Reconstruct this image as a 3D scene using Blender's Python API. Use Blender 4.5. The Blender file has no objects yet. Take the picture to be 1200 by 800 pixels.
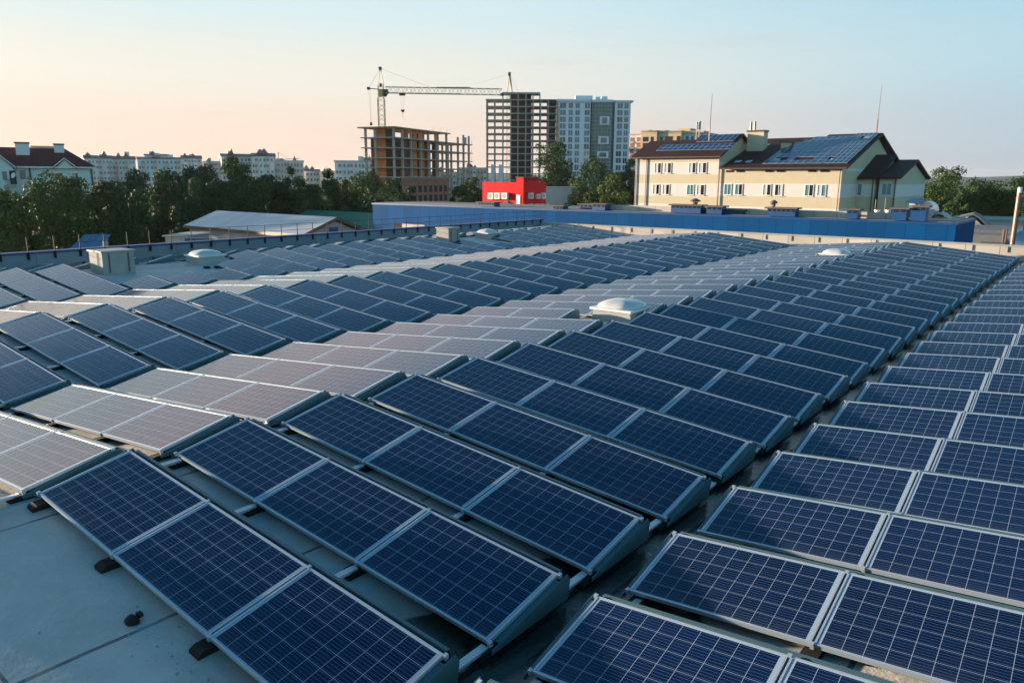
import bpy, math, random
from mathutils import Vector, Matrix, noise
random.seed(7)
R = math.radians
S = bpy.context.scene
COL = S.collection
CAM_Z = 14.0
FOC, PITCH, YAW, ROLL = 881.35, R(12.198), R(-38.59), R(0.27)

# ------------------------------------------------------------------ view helpers (where a sight line meets a real plane)
_cy, _sy, _cp, _sp = math.cos(YAW), math.sin(YAW), math.cos(PITCH), math.sin(PITCH)
FWD = Vector((_sy*_cp, _cy*_cp, -_sp))
_u0 = Vector((_sy*_sp, _cy*_sp, _cp)); _r0 = Vector((_cy, -_sy, 0))
RGT = _r0*math.cos(ROLL) + _u0*math.sin(ROLL)
UPV = _u0*math.cos(ROLL) - _r0*math.sin(ROLL)
EYE = Vector((0, 0, CAM_Z))
HF = Vector((_sy, _cy, 0))
def ray(x, y): return FWD + RGT*((x-600)/FOC) - UPV*((y-400)/FOC)
def on_v(x, y, v): r = ray(x, y); return EYE + r*(v/r.y)
def on_u(x, y, u): r = ray(x, y); return EYE + r*(u/r.x)
def on_z(x, y, z): r = ray(x, y); return EYE + r*((z-CAM_Z)/r.z)
def at(x, y, d): r = ray(x, y); return EYE + r*(d/r.dot(HF))      # at forward distance d

# ------------------------------------------------------------------ materials
def nodes_of(name):
    m = bpy.data.materials.new(name); m.use_nodes = True
    nt = m.node_tree; b = nt.nodes['Principled BSDF']
    return m, nt, b
def N(nt, t, **kw):
    n = nt.nodes.new(t)
    for k, v in kw.items():
        if k.startswith('i_'): n.inputs[k[2:].replace('_', ' ')].default_value = v
        else: setattr(n, k, v)
    return n
def math_n(nt, op, a, b=None, clamp=False):
    n = nt.nodes.new('ShaderNodeMath'); n.operation = op; n.use_clamp = clamp
    for i, q in enumerate((a, b)):
        if q is None: continue
        if isinstance(q, (int, float)): n.inputs[i].default_value = q
        else: nt.links.new(q, n.inputs[i])
    return n.outputs[0]
def mix_c(nt, f, a, b):
    n = nt.nodes.new('ShaderNodeMix'); n.data_type = 'RGBA'
    for i, q in ((0, f), (6, a), (7, b)):
        if isinstance(q, (int, float)): n.inputs[i].default_value = q
        elif isinstance(q, tuple): n.inputs[i].default_value = (*q, 1)
        else: nt.links.new(q, n.inputs[i])
    return n.outputs[2]
def mat(name, col, rough=.7, metal=0., var=.12, scale=1.2, spec=.4, detail=4, bump=0., coords='Object'):
    """plain surface with uneven tone"""
    m, nt, b = nodes_of(name)
    tc = N(nt, 'ShaderNodeTexCoord')
    no = N(nt, 'ShaderNodeTexNoise', i_Scale=scale, i_Detail=detail, i_Roughness=.6)
    nt.links.new(tc.outputs[coords], no.inputs['Vector'])
    f = math_n(nt, 'SUBTRACT', no.outputs['Fac'], .5)
    f = math_n(nt, 'MULTIPLY', f, var*3.2); f = math_n(nt, 'ADD', f, 1.)
    vm = N(nt, 'ShaderNodeVectorMath', operation='SCALE'); vm.inputs[0].default_value = col
    nt.links.new(f, vm.inputs['Scale']); nt.links.new(vm.outputs[0], b.inputs['Base Color'])
    b.inputs['Roughness'].default_value = rough; b.inputs['Metallic'].default_value = metal
    b.inputs['Specular IOR Level'].default_value = spec
    if bump:
        bp = N(nt, 'ShaderNodeBump', i_Strength=bump, i_Distance=.02)
        nt.links.new(no.outputs['Fac'], bp.inputs['Height']); nt.links.new(bp.outputs[0], b.inputs['Normal'])
    return m
def ribbed(name, col, period, axis=0, dark=.72, width=.06, rough=.5, var=.1, metal=0., scale=.6, dcol=None):
    """cladding with seams every PERIOD metres along a local axis"""
    m, nt, b = nodes_of(name)
    tc = N(nt, 'ShaderNodeTexCoord'); sp = N(nt, 'ShaderNodeSeparateXYZ')
    nt.links.new(tc.outputs['Object'], sp.inputs[0])
    f = math_n(nt, 'FRACT', math_n(nt, 'DIVIDE', sp.outputs[axis], period))
    line = math_n(nt, 'LESS_THAN', f, width)
    idx = math_n(nt, 'FLOOR', math_n(nt, 'DIVIDE', sp.outputs[axis], period))
    wn = N(nt, 'ShaderNodeTexWhiteNoise', noise_dimensions='1D'); nt.links.new(idx, wn.inputs['W'])
    no = N(nt, 'ShaderNodeTexNoise', i_Scale=scale, i_Detail=5); nt.links.new(tc.outputs['Object'], no.inputs['Vector'])
    k = math_n(nt, 'ADD', math_n(nt, 'MULTIPLY', math_n(nt, 'SUBTRACT', wn.outputs['Value'], .5), var*1.6),
               math_n(nt, 'MULTIPLY', math_n(nt, 'SUBTRACT', no.outputs['Fac'], .5), var*3))
    k = math_n(nt, 'ADD', k, 1.)
    vm = N(nt, 'ShaderNodeVectorMath', operation='SCALE'); vm.inputs[0].default_value = col
    nt.links.new(k, vm.inputs['Scale'])
    d = dcol or tuple(c*dark for c in col)
    nt.links.new(mix_c(nt, line, vm.outputs[0], d), b.inputs['Base Color'])
    b.inputs['Roughness'].default_value = rough; b.inputs['Metallic'].default_value = metal; b.inputs['Specular IOR Level'].default_value = .06
    return m

def panel_material():
    m, nt, b = nodes_of('solar_cells_under_glass')
    uv = N(nt, 'ShaderNodeUVMap', uv_map='cells'); sp = N(nt, 'ShaderNodeSeparateXYZ'); nt.links.new(uv.outputs[0], sp.inputs[0])
    U, V = sp.outputs[0], sp.outputs[1]
    def edge(c, w):
        f = math_n(nt, 'FRACT', c)
        return math_n(nt, 'GREATER_THAN', math_n(nt, 'ABSOLUTE', math_n(nt, 'SUBTRACT', f, .5)), .5-w)
    grid = math_n(nt, 'MAXIMUM', edge(U, .0115), edge(V, .0105))
    for c, hi in ((U, 10.), (V, 6.)):
        grid = math_n(nt, 'MAXIMUM', grid, math_n(nt, 'LESS_THAN', c, .0)); grid = math_n(nt, 'MAXIMUM', grid, math_n(nt, 'GREATER_THAN', c, hi))
    fb = math_n(nt, 'FRACT', math_n(nt, 'MULTIPLY', V, 5.))
    bus = math_n(nt, 'LESS_THAN', math_n(nt, 'ABSOLUTE', math_n(nt, 'SUBTRACT', fb, .5)), .06)
    fl = N(nt, 'ShaderNodeVectorMath', operation='FLOOR'); nt.links.new(uv.outputs[0], fl.inputs[0])
    oi = N(nt, 'ShaderNodeObjectInfo')
    ad = N(nt, 'ShaderNodeVectorMath', operation='ADD'); nt.links.new(fl.outputs[0], ad.inputs[0])
    cb = N(nt, 'ShaderNodeCombineXYZ'); nt.links.new(math_n(nt, 'MULTIPLY', oi.outputs['Random'], 97.), cb.inputs[2]); nt.links.new(cb.outputs[0], ad.inputs[1])
    wn = N(nt, 'ShaderNodeTexWhiteNoise', noise_dimensions='3D'); nt.links.new(ad.outputs[0], wn.inputs['Vector'])
    vo = N(nt, 'ShaderNodeTexVoronoi', i_Scale=9.); nt.links.new(ad.outputs[0], vo.inputs['Vector'])
    vo2 = N(nt, 'ShaderNodeTexVoronoi', i_Scale=7.); nt.links.new(uv.outputs[0], vo2.inputs['Vector'])
    sc = N(nt, 'ShaderNodeSeparateColor'); nt.links.new(vo2.outputs['Color'], sc.inputs[0])
    k = math_n(nt, 'ADD', math_n(nt, 'MULTIPLY', wn.outputs['Value'], .35), math_n(nt, 'MULTIPLY', sc.outputs[0], .35))
    k = math_n(nt, 'ADD', k, math_n(nt, 'MULTIPLY', oi.outputs['Random'], .5))
    cell = mix_c(nt, math_n(nt, 'MULTIPLY', k, .85, True), (.0011, .0044, .026), (.0028, .0125, .060))
    c = mix_c(nt, math_n(nt, 'MULTIPLY', bus, .8), cell, (.07, .115, .215))
    c = mix_c(nt, grid, c, (.32, .41, .52))
    tc = N(nt, 'ShaderNodeTexCoord'); so_ = N(nt, 'ShaderNodeVectorMath', operation='ADD'); nt.links.new(tc.outputs['Object'], so_.inputs[0]); nt.links.new(cb.outputs[0], so_.inputs[1])
    no = N(nt, 'ShaderNodeTexNoise', i_Scale=3.5, i_Detail=6, i_Roughness=.65); nt.links.new(so_.outputs[0], no.inputs['Vector'])
    # rain dried along the low edge leaves a dusty margin; faint spots elsewhere
    low = math_n(nt, 'SUBTRACT', 1., math_n(nt, 'DIVIDE', V, 1.3), True)
    du = math_n(nt, 'ADD', math_n(nt, 'MULTIPLY', math_n(nt, 'MULTIPLY', low, low), .06), math_n(nt, 'MULTIPLY', math_n(nt, 'SUBTRACT', no.outputs['Fac'], .42, True), .04))
    c = mix_c(nt, du, c, (.26, .29, .31))
    nt.links.new(c, b.inputs['Base Color'])
    nt.links.new(math_n(nt, 'ADD', math_n(nt, 'MULTIPLY', no.outputs['Fac'], .16), .03), b.inputs['Roughness'])
    b.inputs['IOR'].default_value = 1.5
    return m

def membrane_material():
    """pale roofing sheet: welded seams, dirt, wet black patches lying along the gutter"""
    m, nt, b = nodes_of('roof_membrane')
    tc = N(nt, 'ShaderNodeTexCoord'); sp = N(nt, 'ShaderNodeSeparateXYZ'); nt.links.new(tc.outputs['Object'], sp.inputs[0])
    X, Y = sp.outputs[0], sp.outputs[1]
    n1 = N(nt, 'ShaderNodeTexNoise', i_Scale=.55, i_Detail=6, i_Roughness=.6); n2 = N(nt, 'ShaderNodeTexNoise', i_Scale=7., i_Detail=5, i_Roughness=.65)
    n3 = N(nt, 'ShaderNodeTexNoise', i_Scale=.9, i_Detail=2.5, i_Roughness=.4)
    for n in (n1, n2, n3): nt.links.new(tc.outputs['Object'], n.inputs['Vector'])
    n5 = N(nt, 'ShaderNodeTexNoise', i_Scale=1.7, i_Detail=8, i_Roughness=.7, i_Distortion=1.2); nt.links.new(tc.outputs['Object'], n5.inputs['Vector'])
    k = math_n(nt, 'ADD', math_n(nt, 'MULTIPLY', n1.outputs['Fac'], 1.0), math_n(nt, 'ADD', math_n(nt, 'MULTIPLY', n2.outputs['Fac'], .18), math_n(nt, 'MULTIPLY', n5.outputs['Fac'], .45)))
    k = math_n(nt, 'SUBTRACT', k, .37, True)
    base = mix_c(nt, k, (.26, .28, .28), (.74, .74, .71))
    # seams: sheets 1.05 m wide laid across the slope, slightly wandering
    w = math_n(nt, 'MULTIPLY', math_n(nt, 'SUBTRACT', n3.outputs['Fac'], .5), .09)
    def seam_at(c, off, per, wd):
        v = math_n(nt, 'ABSOLUTE', math_n(nt, 'SUBTRACT', math_n(nt, 'FRACT', math_n(nt, 'DIVIDE', math_n(nt, 'ADD', math_n(nt, 'ADD', c, off), w), per)), .5))
        return math_n(nt, 'GREATER_THAN', v, .5-wd/per)
    seam = math_n(nt, 'MAXIMUM', seam_at(X, 5.87, 1.175*2, .021), seam_at(Y, -1.5, 7.6, .014))
    n4 = N(nt, 'ShaderNodeTexNoise', i_Scale=2.2, i_Detail=3); nt.links.new(tc.outputs['Object'], n4.inputs['Vector'])
    seam = math_n(nt, 'MULTIPLY', seam, math_n(nt, 'MULTIPLY', math_n(nt, 'SUBTRACT', n4.outputs['Fac'], .18, True), 2.6, True))
    base = mix_c(nt, math_n(nt, 'MULTIPLY', seam, .85), base, (.05, .06, .065))
    # gutter dirt: distance to the nearest valley line
    def near(u, wd):
        return math_n(nt, 'SUBTRACT', 1., math_n(nt, 'DIVIDE', math_n(nt, 'ABSOLUTE', math_n(nt, 'SUBTRACT', X, u)), wd), True)
    g = math_n(nt, 'MAXIMUM', near(-3.33, 1.9), math_n(nt, 'MULTIPLY', math_n(nt, 'MAXIMUM', near(-14., .6), near(-24.9, .6)), .3))
    dirt = math_n(nt, 'MULTIPLY', g, math_n(nt, 'ADD', n2.outputs['Fac'], .62), True)
    base = mix_c(nt, dirt, base, (.055, .055, .05))
    ws = math_n(nt, 'ADD', math_n(nt, 'MULTIPLY', n3.outputs['Fac'], 1.5), math_n(nt, 'MULTIPLY', near(-3.33, 1.5), .68))
    wet = math_n(nt, 'MULTIPLY', math_n(nt, 'SUBTRACT', ws, .96), 25., True)
    wet = math_n(nt, 'MULTIPLY', wet, math_n(nt, 'GREATER_THAN', near(-3.33, 1.5), .02))
    base = mix_c(nt, math_n(nt, 'MULTIPLY', wet, .88), base, (.010, .011, .011))
    nt.links.new(base, b.inputs['Base Color'])
    nt.links.new(mix_c(nt, wet, (.58, .58, .58), (.16, .16, .16)), b.inputs['Roughness'])
    b.inputs['Specular IOR Level'].default_value = .5
    bp = N(nt, 'ShaderNodeBump', i_Strength=.4, i_Distance=.03); nt.links.new(math_n(nt, 'ADD', n2.outputs['Fac'], math_n(nt, 'MULTIPLY', n1.outputs['Fac'], 2.)), bp.inputs['Height'])
    nt.links.new(bp.outputs[0], b.inputs['Normal'])
    return m

def leaf_material(name, c0, c1):
    m, nt, b = nodes_of(name)
    tc = N(nt, 'ShaderNodeTexCoord'); no = N(nt, 'ShaderNodeTexNoise', i_Scale=3.2, i_Detail=3); nt.links.new(tc.outputs['Object'], no.inputs['Vector'])
    ge = N(nt, 'ShaderNodeNewGeometry')
    k = math_n(nt, 'ADD', math_n(nt, 'MULTIPLY', no.outputs['Fac'], .8), math_n(nt, 'MULTIPLY', math_n(nt, 'SUBTRACT', ge.outputs['Random Per Island'], .5), .7), True)
    c = mix_c(nt, k, c0, c1)
    nt.links.new(c, b.inputs['Base Color']); b.inputs['Roughness'].default_value = .6; b.inputs['Specular IOR Level'].default_value = .1
    tr = N(nt, 'ShaderNodeBsdfTranslucent'); nt.links.new(c, tr.inputs['Color'])
    mx = N(nt, 'ShaderNodeMixShader', i_Fac=.15); nt.links.new(b.outputs[0], mx.inputs[1]); nt.links.new(tr.outputs[0], mx.inputs[2])
    nt.links.new(mx.outputs[0], nt.nodes['Material Output'].inputs['Surface'])
    return m
def glass_mat(name, col, rough=.08):
    m, nt, b = nodes_of(name); b.inputs['Base Color'].default_value = (*col, 1); b.inputs['Roughness'].default_value = rough
    b.inputs['Specular IOR Level'].default_value = .7
    return m

M = dict(
    cells=panel_material(), membrane=membrane_material(),
    alu=mat('anodised_aluminium', (.52, .60, .66), .40, .55, .05, 4),
    steel=mat('galvanised_steel', (.060, .135, .165), .5, .15, .10, 5),
    rail=mat('aluminium_rail', (.62, .64, .66), .4, .5, .05, 4),
    rubber=mat('black_rubber', (.018, .018, .018), .8, 0, .2, 9, .2),
    concrete=mat('weathered_concrete', (.36, .35, .33), .85, 0, .16, 3, .2, 6, .3),
    concrete_raw=mat('raw_slab_concrete', (.40, .38, .34), .85, 0, .12, .6, .2, 6),  # bare concrete of the unfinished slabs and columns
    lid=mat('lid_concrete', (.13, .12, .11), .85, 0, .15, 3, .2),
    parapet_grey=ribbed('parapet_cladding', (.20, .26, .30), 1.9, 1, .6, .012, .6, .12),
    parapet_beige=ribbed('beige_flashing', (.50, .46, .41), 1.5, 0, .3, .02, .6, .12),
    blue_trim=mat('blue_trim', (.005, .06, .20), .45, 0, .08, 3),
    blue=ribbed('blue_cladding', (.002, .068, .215), 1.15, 0, .5, .035, .8, .14, 0., .25),
    blue_vent=mat('blue_vent_cladding', (.003, .065, .20), .5, 0, .08, 2),
    post=mat('dark_post_paint', (.007, .011, .020), .8, 0, .1, 5),
    white=mat('white_paint', (.74, .74, .73), .5, 0, .05, 2),
    acrylic=mat('opal_acrylic', (.58, .60, .60), .15, 0, .03, 2, .6),
    curb=mat('skylight_curb', (.36, .38, .37), .6, 0, .1, 4),
    red=ribbed('red_cladding', (.70, .012, .018), 1.1, 0, .8, .025, .5, .08),
    yellow=mat('ochre_render', (.57, .51, .36), .85, 0, .06, .8, .2, 5),
    pinkwhite=mat('pale_render', (.68, .64, .61), .85, 0, .05, .8, .2, 5),
    trim_white=mat('white_string_course', (.70, .68, .64), .8, 0, .05, 2),
    maroon=ribbed('brown_metal_tiles', (.055, .029, .031), .35, 0, .6, .2, .55, .1),
    maroon2=ribbed('maroon_roof_tiles', (.13, .035, .036), .5, 0, .75, .2, .6, .12),
    pipe=mat('downpipe_metal', (.10, .07, .05), .5, .2, .1, 3),
    glass_dark=glass_mat('window_glass_dark', (.012, .014, .016)),
    glass_teal=glass_mat('window_glass_teal', (.10, .26, .27), .12),
    curtain=mat('pale_curtain', (.48, .50, .50), .7, 0, .1, 6),
    glass_blue=glass_mat('window_glass_blue', (.085, .11, .155), .12),
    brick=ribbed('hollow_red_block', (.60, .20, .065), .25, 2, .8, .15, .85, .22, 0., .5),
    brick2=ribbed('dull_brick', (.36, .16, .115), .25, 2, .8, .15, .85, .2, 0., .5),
    brick3=ribbed('brown_block', (.17, .075, .045), .25, 2, .8, .15, .85, .2, 0., .5),  # plain brown block of the deeper walls
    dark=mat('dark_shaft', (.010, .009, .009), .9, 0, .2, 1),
    ochre_slab=mat('timber_formwork', (.42, .30, .17), .8, 0, .15, .5),
    crane_yellow=mat('crane_cab_yellow', (.66, .42, .11), .5, 0, .1, 2),
    crane_grey=mat('crane_lattice_paint', (.40, .34, .22), .6, .1, .1, 2),
    black=mat('black_steel', (.02, .02, .022), .5, .2, .1, 3),
    far_white=mat('far_white_render', (.72, .73, .72), .85, 0, .08, .2, .2),
    far_teal=mat('far_turquoise_render', (.48, .68, .72), .85, 0, .08, .2, .2),
    far_grey=mat('far_grey_render', (.55, .54, .53), .85, 0, .1, .2, .2),
    far_pink=mat('far_pinkish_render', (.50, .43, .38), .85, 0, .08, .2, .2),
    far_roof=mat('far_slate_roof', (.15, .15, .17), .7, 0, .15, .3),
    house=mat('pale_green_render', (.62, .72, .68), .85, 0, .06, .6, .2, 5),
    tower_white=mat('tower_white_render', (.76, .79, .82), .8, 0, .04, .3, .2),
    tower_yellow=mat('tower_yellow_render', (.60, .45, .27), .8, 0, .06, .3, .2),
    bay_glass=None, metal_roof=ribbed('light_metal_roof', (.50, .53, .55), 1.1, 0, .8, .03, .38, .10, .35, .3),
    green_roof=ribbed('green_metal_roof', (.03, .21, .14), .6, 0, .7, .1, .5, .12),
    shed_blue=ribbed('blue_shed_roof', (.03, .17, .30), .5, 0, .7, .12, .5, .12),
    shed_wall=ribbed('shed_wall', (.34, .36, .36), 1.3, 0, .75, .03, .7, .12),
    bark=mat('bark', (.060, .045, .033), .9, 0, .25, 4),
    ground=mat('ground_earth_and_grass', (.045, .060, .028), .95, 0, .5, .02, .2, 8),
    hill=mat('hazy_wooded_hill', (.035, .075, .085), .95, 0, .4, .008, .2, 8),  # blue of distant haze is mixed into the wood colour
    leaf_a=leaf_material('leaf_dark', (.016, .044, .018), (.066, .125, .042)),
    leaf_b=leaf_material('leaf_mid', (.022, .054, .018), (.100, .155, .042)),
    leaf_c=leaf_material('leaf_yellowish', (.032, .046, .010), (.13, .145, .030)),
    cells_plain=mat('plain_blue_cells', (.012, .040, .11), .18, 0, .2, .4, .5),
    roof_tank=mat('silver_tank', (.50, .53, .55), .3, .7, .08, 2),
    flue=mat('flue_steel', (.19, .12, .10), .45, .3, .12, 3),
    hiproof=mat('red_brown_shingles', (.26, .13, .11), .8, 0, .2, 2),
    grey_roof=mat('grey_flat_roofing', (.17, .18, .18), .8, 0, .2, .4),
    gravel=mat('crumbled_mortar', (.30, .32, .32), .9, 0, .2, 9),
)
def bay_material():
    m, nt, b = nodes_of('green_bay_glazing')
    tc = N(nt, 'ShaderNodeTexCoord'); sp = N(nt, 'ShaderNodeSeparateXYZ'); nt.links.new(tc.outputs['Object'], sp.inputs[0])
    lx = math_n(nt, 'LESS_THAN', math_n(nt, 'FRACT', math_n(nt, 'DIVIDE', sp.outputs[0], 1.25)), .11)
    lz = math_n(nt, 'LESS_THAN', math_n(nt, 'FRACT', math_n(nt, 'DIVIDE', sp.outputs[2], 1.48)), .12)
    g = math_n(nt, 'MAXIMUM', lx, lz)
    nt.links.new(mix_c(nt, g, (.05, .10, .09), (.22, .31, .27)), b.inputs['Base Color'])
    b.inputs['Roughness'].default_value = .15
    return m
M['bay_glass'] = bay_material()

# ------------------------------------------------------------------ mesh building
class MB:
    def __init__(s, xf=None): s.v, s.f, s.m, s.xf, s.uv = [], [], [], xf, None
    def add(s, vs, fs, mi=0):
        b = len(s.v)
        s.v += [tuple(s.xf(*p)) if s.xf else tuple(p) for p in vs]
        for f in fs: s.f.append([b+i for i in f]); s.m.append(mi)
        return s
    def box(s, x0, x1, y0, y1, z0, z1, mi=0):
        return s.add([(x0,y0,z0),(x1,y0,z0),(x1,y1,z0),(x0,y1,z0),(x0,y0,z1),(x1,y0,z1),(x1,y1,z1),(x0,y1,z1)],
                     [(0,3,2,1),(4,5,6,7),(0,1,5,4),(1,2,6,5),(2,3,7,6),(3,0,4,7)], mi)
    def quad(s, *p, mi=0): return s.add(list(p), [tuple(range(len(p)))], mi)
    def prism(s, poly, axis, a, b, mi=0, caps=None):
        """polygon in the two other axes, pushed along AXIS from a to b"""
        def P(q, t):
            return {0: (t, q[0], q[1]), 1: (q[0], t, q[1]), 2: (q[0], q[1], t)}[axis]
        n = len(poly); vs = [P(q, a) for q in poly] + [P(q, b) for q in poly]
        fs = [(i, (i+1) % n, n+(i+1) % n, n+i) for i in range(n)]
        s.add(vs, fs, mi)
        k = len(s.v)-2*n; c = mi if caps is None else caps
        s.f += [[k+i for i in reversed(range(n))], [k+n+i for i in range(n)]]; s.m += [c, c]
        return s
    def tube(s, p, q, r0, r1=None, n=6, mi=0):
        p, q = Vector(p), Vector(q); r1 = r0 if r1 is None else r1
        d = (q-p).normalized(); a = d.orthogonal().normalized(); b = d.cross(a)
        vs = [tuple(p+(a*math.cos(t)+b*math.sin(t))*r0) for t in (2*math.pi*i/n for i in range(n))] + \
             [tuple(q+(a*math.cos(t)+b*math.sin(t))*r1) for t in (2*math.pi*i/n for i in range(n))]
        return s.add(vs, [(i, (i+1) % n, n+(i+1) % n, n+i) for i in range(n)] + [tuple(reversed(range(n))), tuple(range(n, 2*n))], mi)
    def lathe(s, prof, n=16, c=(0, 0), mi=0, ang=0, sq=False):
        """profile [(r,z)] turned round a vertical axis"""
        vs = []
        for r, z in prof:
            for i in range(n):
                t = 2*math.pi*i/n+ang; cx, sx = math.cos(t), math.sin(t)
                k = 1.
                if sq:
                    k = 1/((abs(cx)**sq+abs(sx)**sq)**(1/sq))
                vs.append((c[0]+r*cx*k, c[1]+r*sx*k, z))
        fs = [(j*n+i, j*n+(i+1) % n, (j+1)*n+(i+1) % n, (j+1)*n+i) for j in range(len(prof)-1) for i in range(n)]
        fs += [tuple(reversed(range(n))), tuple((len(prof)-1)*n+i for i in range(n))]
        return s.add(vs, fs, mi)
    def mesh(s, name, mats):
        me = bpy.data.meshes.new(name); me.from_pydata(s.v, [], s.f)
        for q in (mats if isinstance(mats, (list, tuple)) else [mats]): me.materials.append(q)
        me.polygons.foreach_set('material_index', s.m); me.update()
        return me
    def build(s, name, mats, parent=None, smooth=False, bevel=0.):
        me = s.mesh(name, mats)
        if smooth: me.polygons.foreach_set('use_smooth', [True]*len(me.polygons))
        o = link(name, me, parent)
        if bevel:
            md = o.modifiers.new('edge', 'BEVEL'); md.width = bevel; md.segments = 2; md.limit_method = 'ANGLE'
        return o
def link(name, me, parent=None, loc=None, rz=0.):
    o = bpy.data.objects.new(name, me); COL.objects.link(o)
    if parent: o.parent = parent
    if loc is not None: o.location = loc
    if rz: o.rotation_euler.z = rz
    return o
def tag(o, label=None, cat=None, group=None, kind=None):
    for k, v in (('label', label), ('category', cat), ('group', group), ('kind', kind)):
        if v: o[k] = v
    return o
def thing(name, label, cat, loc=(0, 0, 0), rz=0., group=None):
    return tag(link(name, None, None, loc, rz), label, cat, group)

# ------------------------------------------------------------------ camera, light, sky
cam = bpy.data.cameras.new('camera'); co = bpy.data.objects.new('camera', cam); COL.objects.link(co); S.camera = co
cam.sensor_width = 36.; cam.lens = 36.*FOC/1200; cam.clip_start = .1; cam.clip_end = 9000
mw = Matrix((RGT, UPV, -FWD)).transposed().to_4x4(); mw.translation = EYE; co.matrix_world = mw

SUN_EL, SUN_DIR = R(5.2), Vector((-.962, -.275, 0)).normalized()
sun_vec = Vector((SUN_DIR.x*math.cos(SUN_EL), SUN_DIR.y*math.cos(SUN_EL), math.sin(SUN_EL)))
sl = bpy.data.lights.new('sun', 'SUN'); sl.energy = 4.4; sl.angle = R(.9); sl.color = (1., .77, .56)
so = bpy.data.objects.new('sun', sl); COL.objects.link(so); so.rotation_euler = sun_vec.to_track_quat('Z', 'Y').to_euler(); so.location = (-40, -30, 60)

W = bpy.data.worlds.new('World'); S.world = W; W.use_nodes = True
def world():
    nt = W.node_tree; bg = nt.nodes['Background']
    tc = N(nt, 'ShaderNodeTexCoord'); nv = N(nt, 'ShaderNodeVectorMath', operation='NORMALIZE'); nt.links.new(tc.outputs['Generated'], nv.inputs[0])
    sp = N(nt, 'ShaderNodeSeparateXYZ'); nt.links.new(nv.outputs[0], sp.inputs[0])
    el = math_n(nt, 'ARCSINE', sp.outputs[2]); el = math_n(nt, 'MULTIPLY', el, 2/math.pi)          # 0 at the horizon, 1 overhead
    def ramp(stops):
        r = N(nt, 'ShaderNodeValToRGB'); r.color_ramp.interpolation = 'B_SPLINE' if False else 'EASE'
        e = r.color_ramp.elements
        while len(e) < len(stops): e.new(.5)
        for q, (p, c) in zip(e, stops): q.position = p; q.color = (*c, 1)
        nt.links.new(el, r.inputs[0]); return r.outputs[0]
    d = lambda a: a/90.
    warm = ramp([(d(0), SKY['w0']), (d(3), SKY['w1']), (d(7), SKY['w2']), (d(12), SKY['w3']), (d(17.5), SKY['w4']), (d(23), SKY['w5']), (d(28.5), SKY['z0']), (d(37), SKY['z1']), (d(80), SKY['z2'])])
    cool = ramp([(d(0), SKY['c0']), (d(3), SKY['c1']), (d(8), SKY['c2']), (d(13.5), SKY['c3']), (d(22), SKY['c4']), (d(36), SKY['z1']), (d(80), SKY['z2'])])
    # side of the sunset
    dt = N(nt, 'ShaderNodeVectorMath', operation='DOT_PRODUCT'); nt.links.new(nv.outputs[0], dt.inputs[0])
    a = YAW - R(36); dt.inputs[1].default_value = (math.sin(a), math.cos(a), 0)
    f = N(nt, 'ShaderNodeMapRange', interpolation_type='SMOOTHSTEP'); f.inputs['From Min'].default_value = .26; f.inputs['From Max'].default_value = .99
    nt.links.new(dt.outputs['Value'], f.inputs['Value'])
    grad = mix_c(nt, f.outputs[0], cool, warm)
    sk = N(nt, 'ShaderNodeTexSky', sky_type='NISHITA'); sk.sun_disc = False; sk.sun_elevation = SUN_EL; sk.sun_rotation = math.atan2(SUN_DIR.x, SUN_DIR.y)
    sk.air_density = 1.; sk.dust_density = 1.5; sk.ozone_density = 3.
    sc = N(nt, 'ShaderNodeVectorMath', operation='SCALE'); nt.links.new(sk.outputs[0], sc.inputs[0]); sc.inputs['Scale'].default_value = .35
    # thin streaks of cloud low over the city
    mp = N(nt, 'ShaderNodeMapping'); mp.inputs['Scale'].default_value = (3., 3., 42.); nt.links.new(nv.outputs[0], mp.inputs[0])
    cn = N(nt, 'ShaderNodeTexNoise', i_Scale=1.6, i_Detail=5, i_Roughness=.55); nt.links.new(mp.outputs[0], cn.inputs['Vector'])
    cf = N(nt, 'ShaderNodeMapRange'); cf.inputs['From Min'].default_value = .60; cf.inputs['From Max'].default_value = .78; cf.inputs['To Max'].default_value = .22
    nt.links.new(cn.outputs['Fac'], cf.inputs['Value'])
    grad = mix_c(nt, cf.outputs[0], grad, (.60, .50, .47))
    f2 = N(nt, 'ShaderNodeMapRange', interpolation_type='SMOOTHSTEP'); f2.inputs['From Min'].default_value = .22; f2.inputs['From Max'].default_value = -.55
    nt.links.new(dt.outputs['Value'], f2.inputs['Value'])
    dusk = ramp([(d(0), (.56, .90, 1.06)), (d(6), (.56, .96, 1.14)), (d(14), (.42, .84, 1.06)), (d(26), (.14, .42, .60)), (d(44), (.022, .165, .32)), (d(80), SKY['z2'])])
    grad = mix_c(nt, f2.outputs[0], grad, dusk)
    # brighter air round the low sun, out of the picture
    dg = N(nt, 'ShaderNodeVectorMath', operation='DOT_PRODUCT'); nt.links.new(nv.outputs[0], dg.inputs[0]); dg.inputs[1].default_value = sun_vec
    gl = math_n(nt, 'MULTIPLY', math_n(nt, 'POWER', math_n(nt, 'MAXIMUM', dg.outputs['Value'], 0.), 22.), 1.4)
    ga = N(nt, 'ShaderNodeVectorMath', operation='SCALE'); ga.inputs[0].default_value = (1.5, 1.02, .62); nt.links.new(gl, ga.inputs['Scale'])
    gs = N(nt, 'ShaderNodeVectorMath', operation='ADD'); nt.links.new(grad, gs.inputs[0]); nt.links.new(ga.outputs[0], gs.inputs[1]); grad = gs.outputs[0]
    out = mix_c(nt, .05, grad, sc.outputs[0])
    nt.links.new(out, bg.inputs['Color']); bg.inputs['Strength'].default_value = SKY['s']
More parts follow.
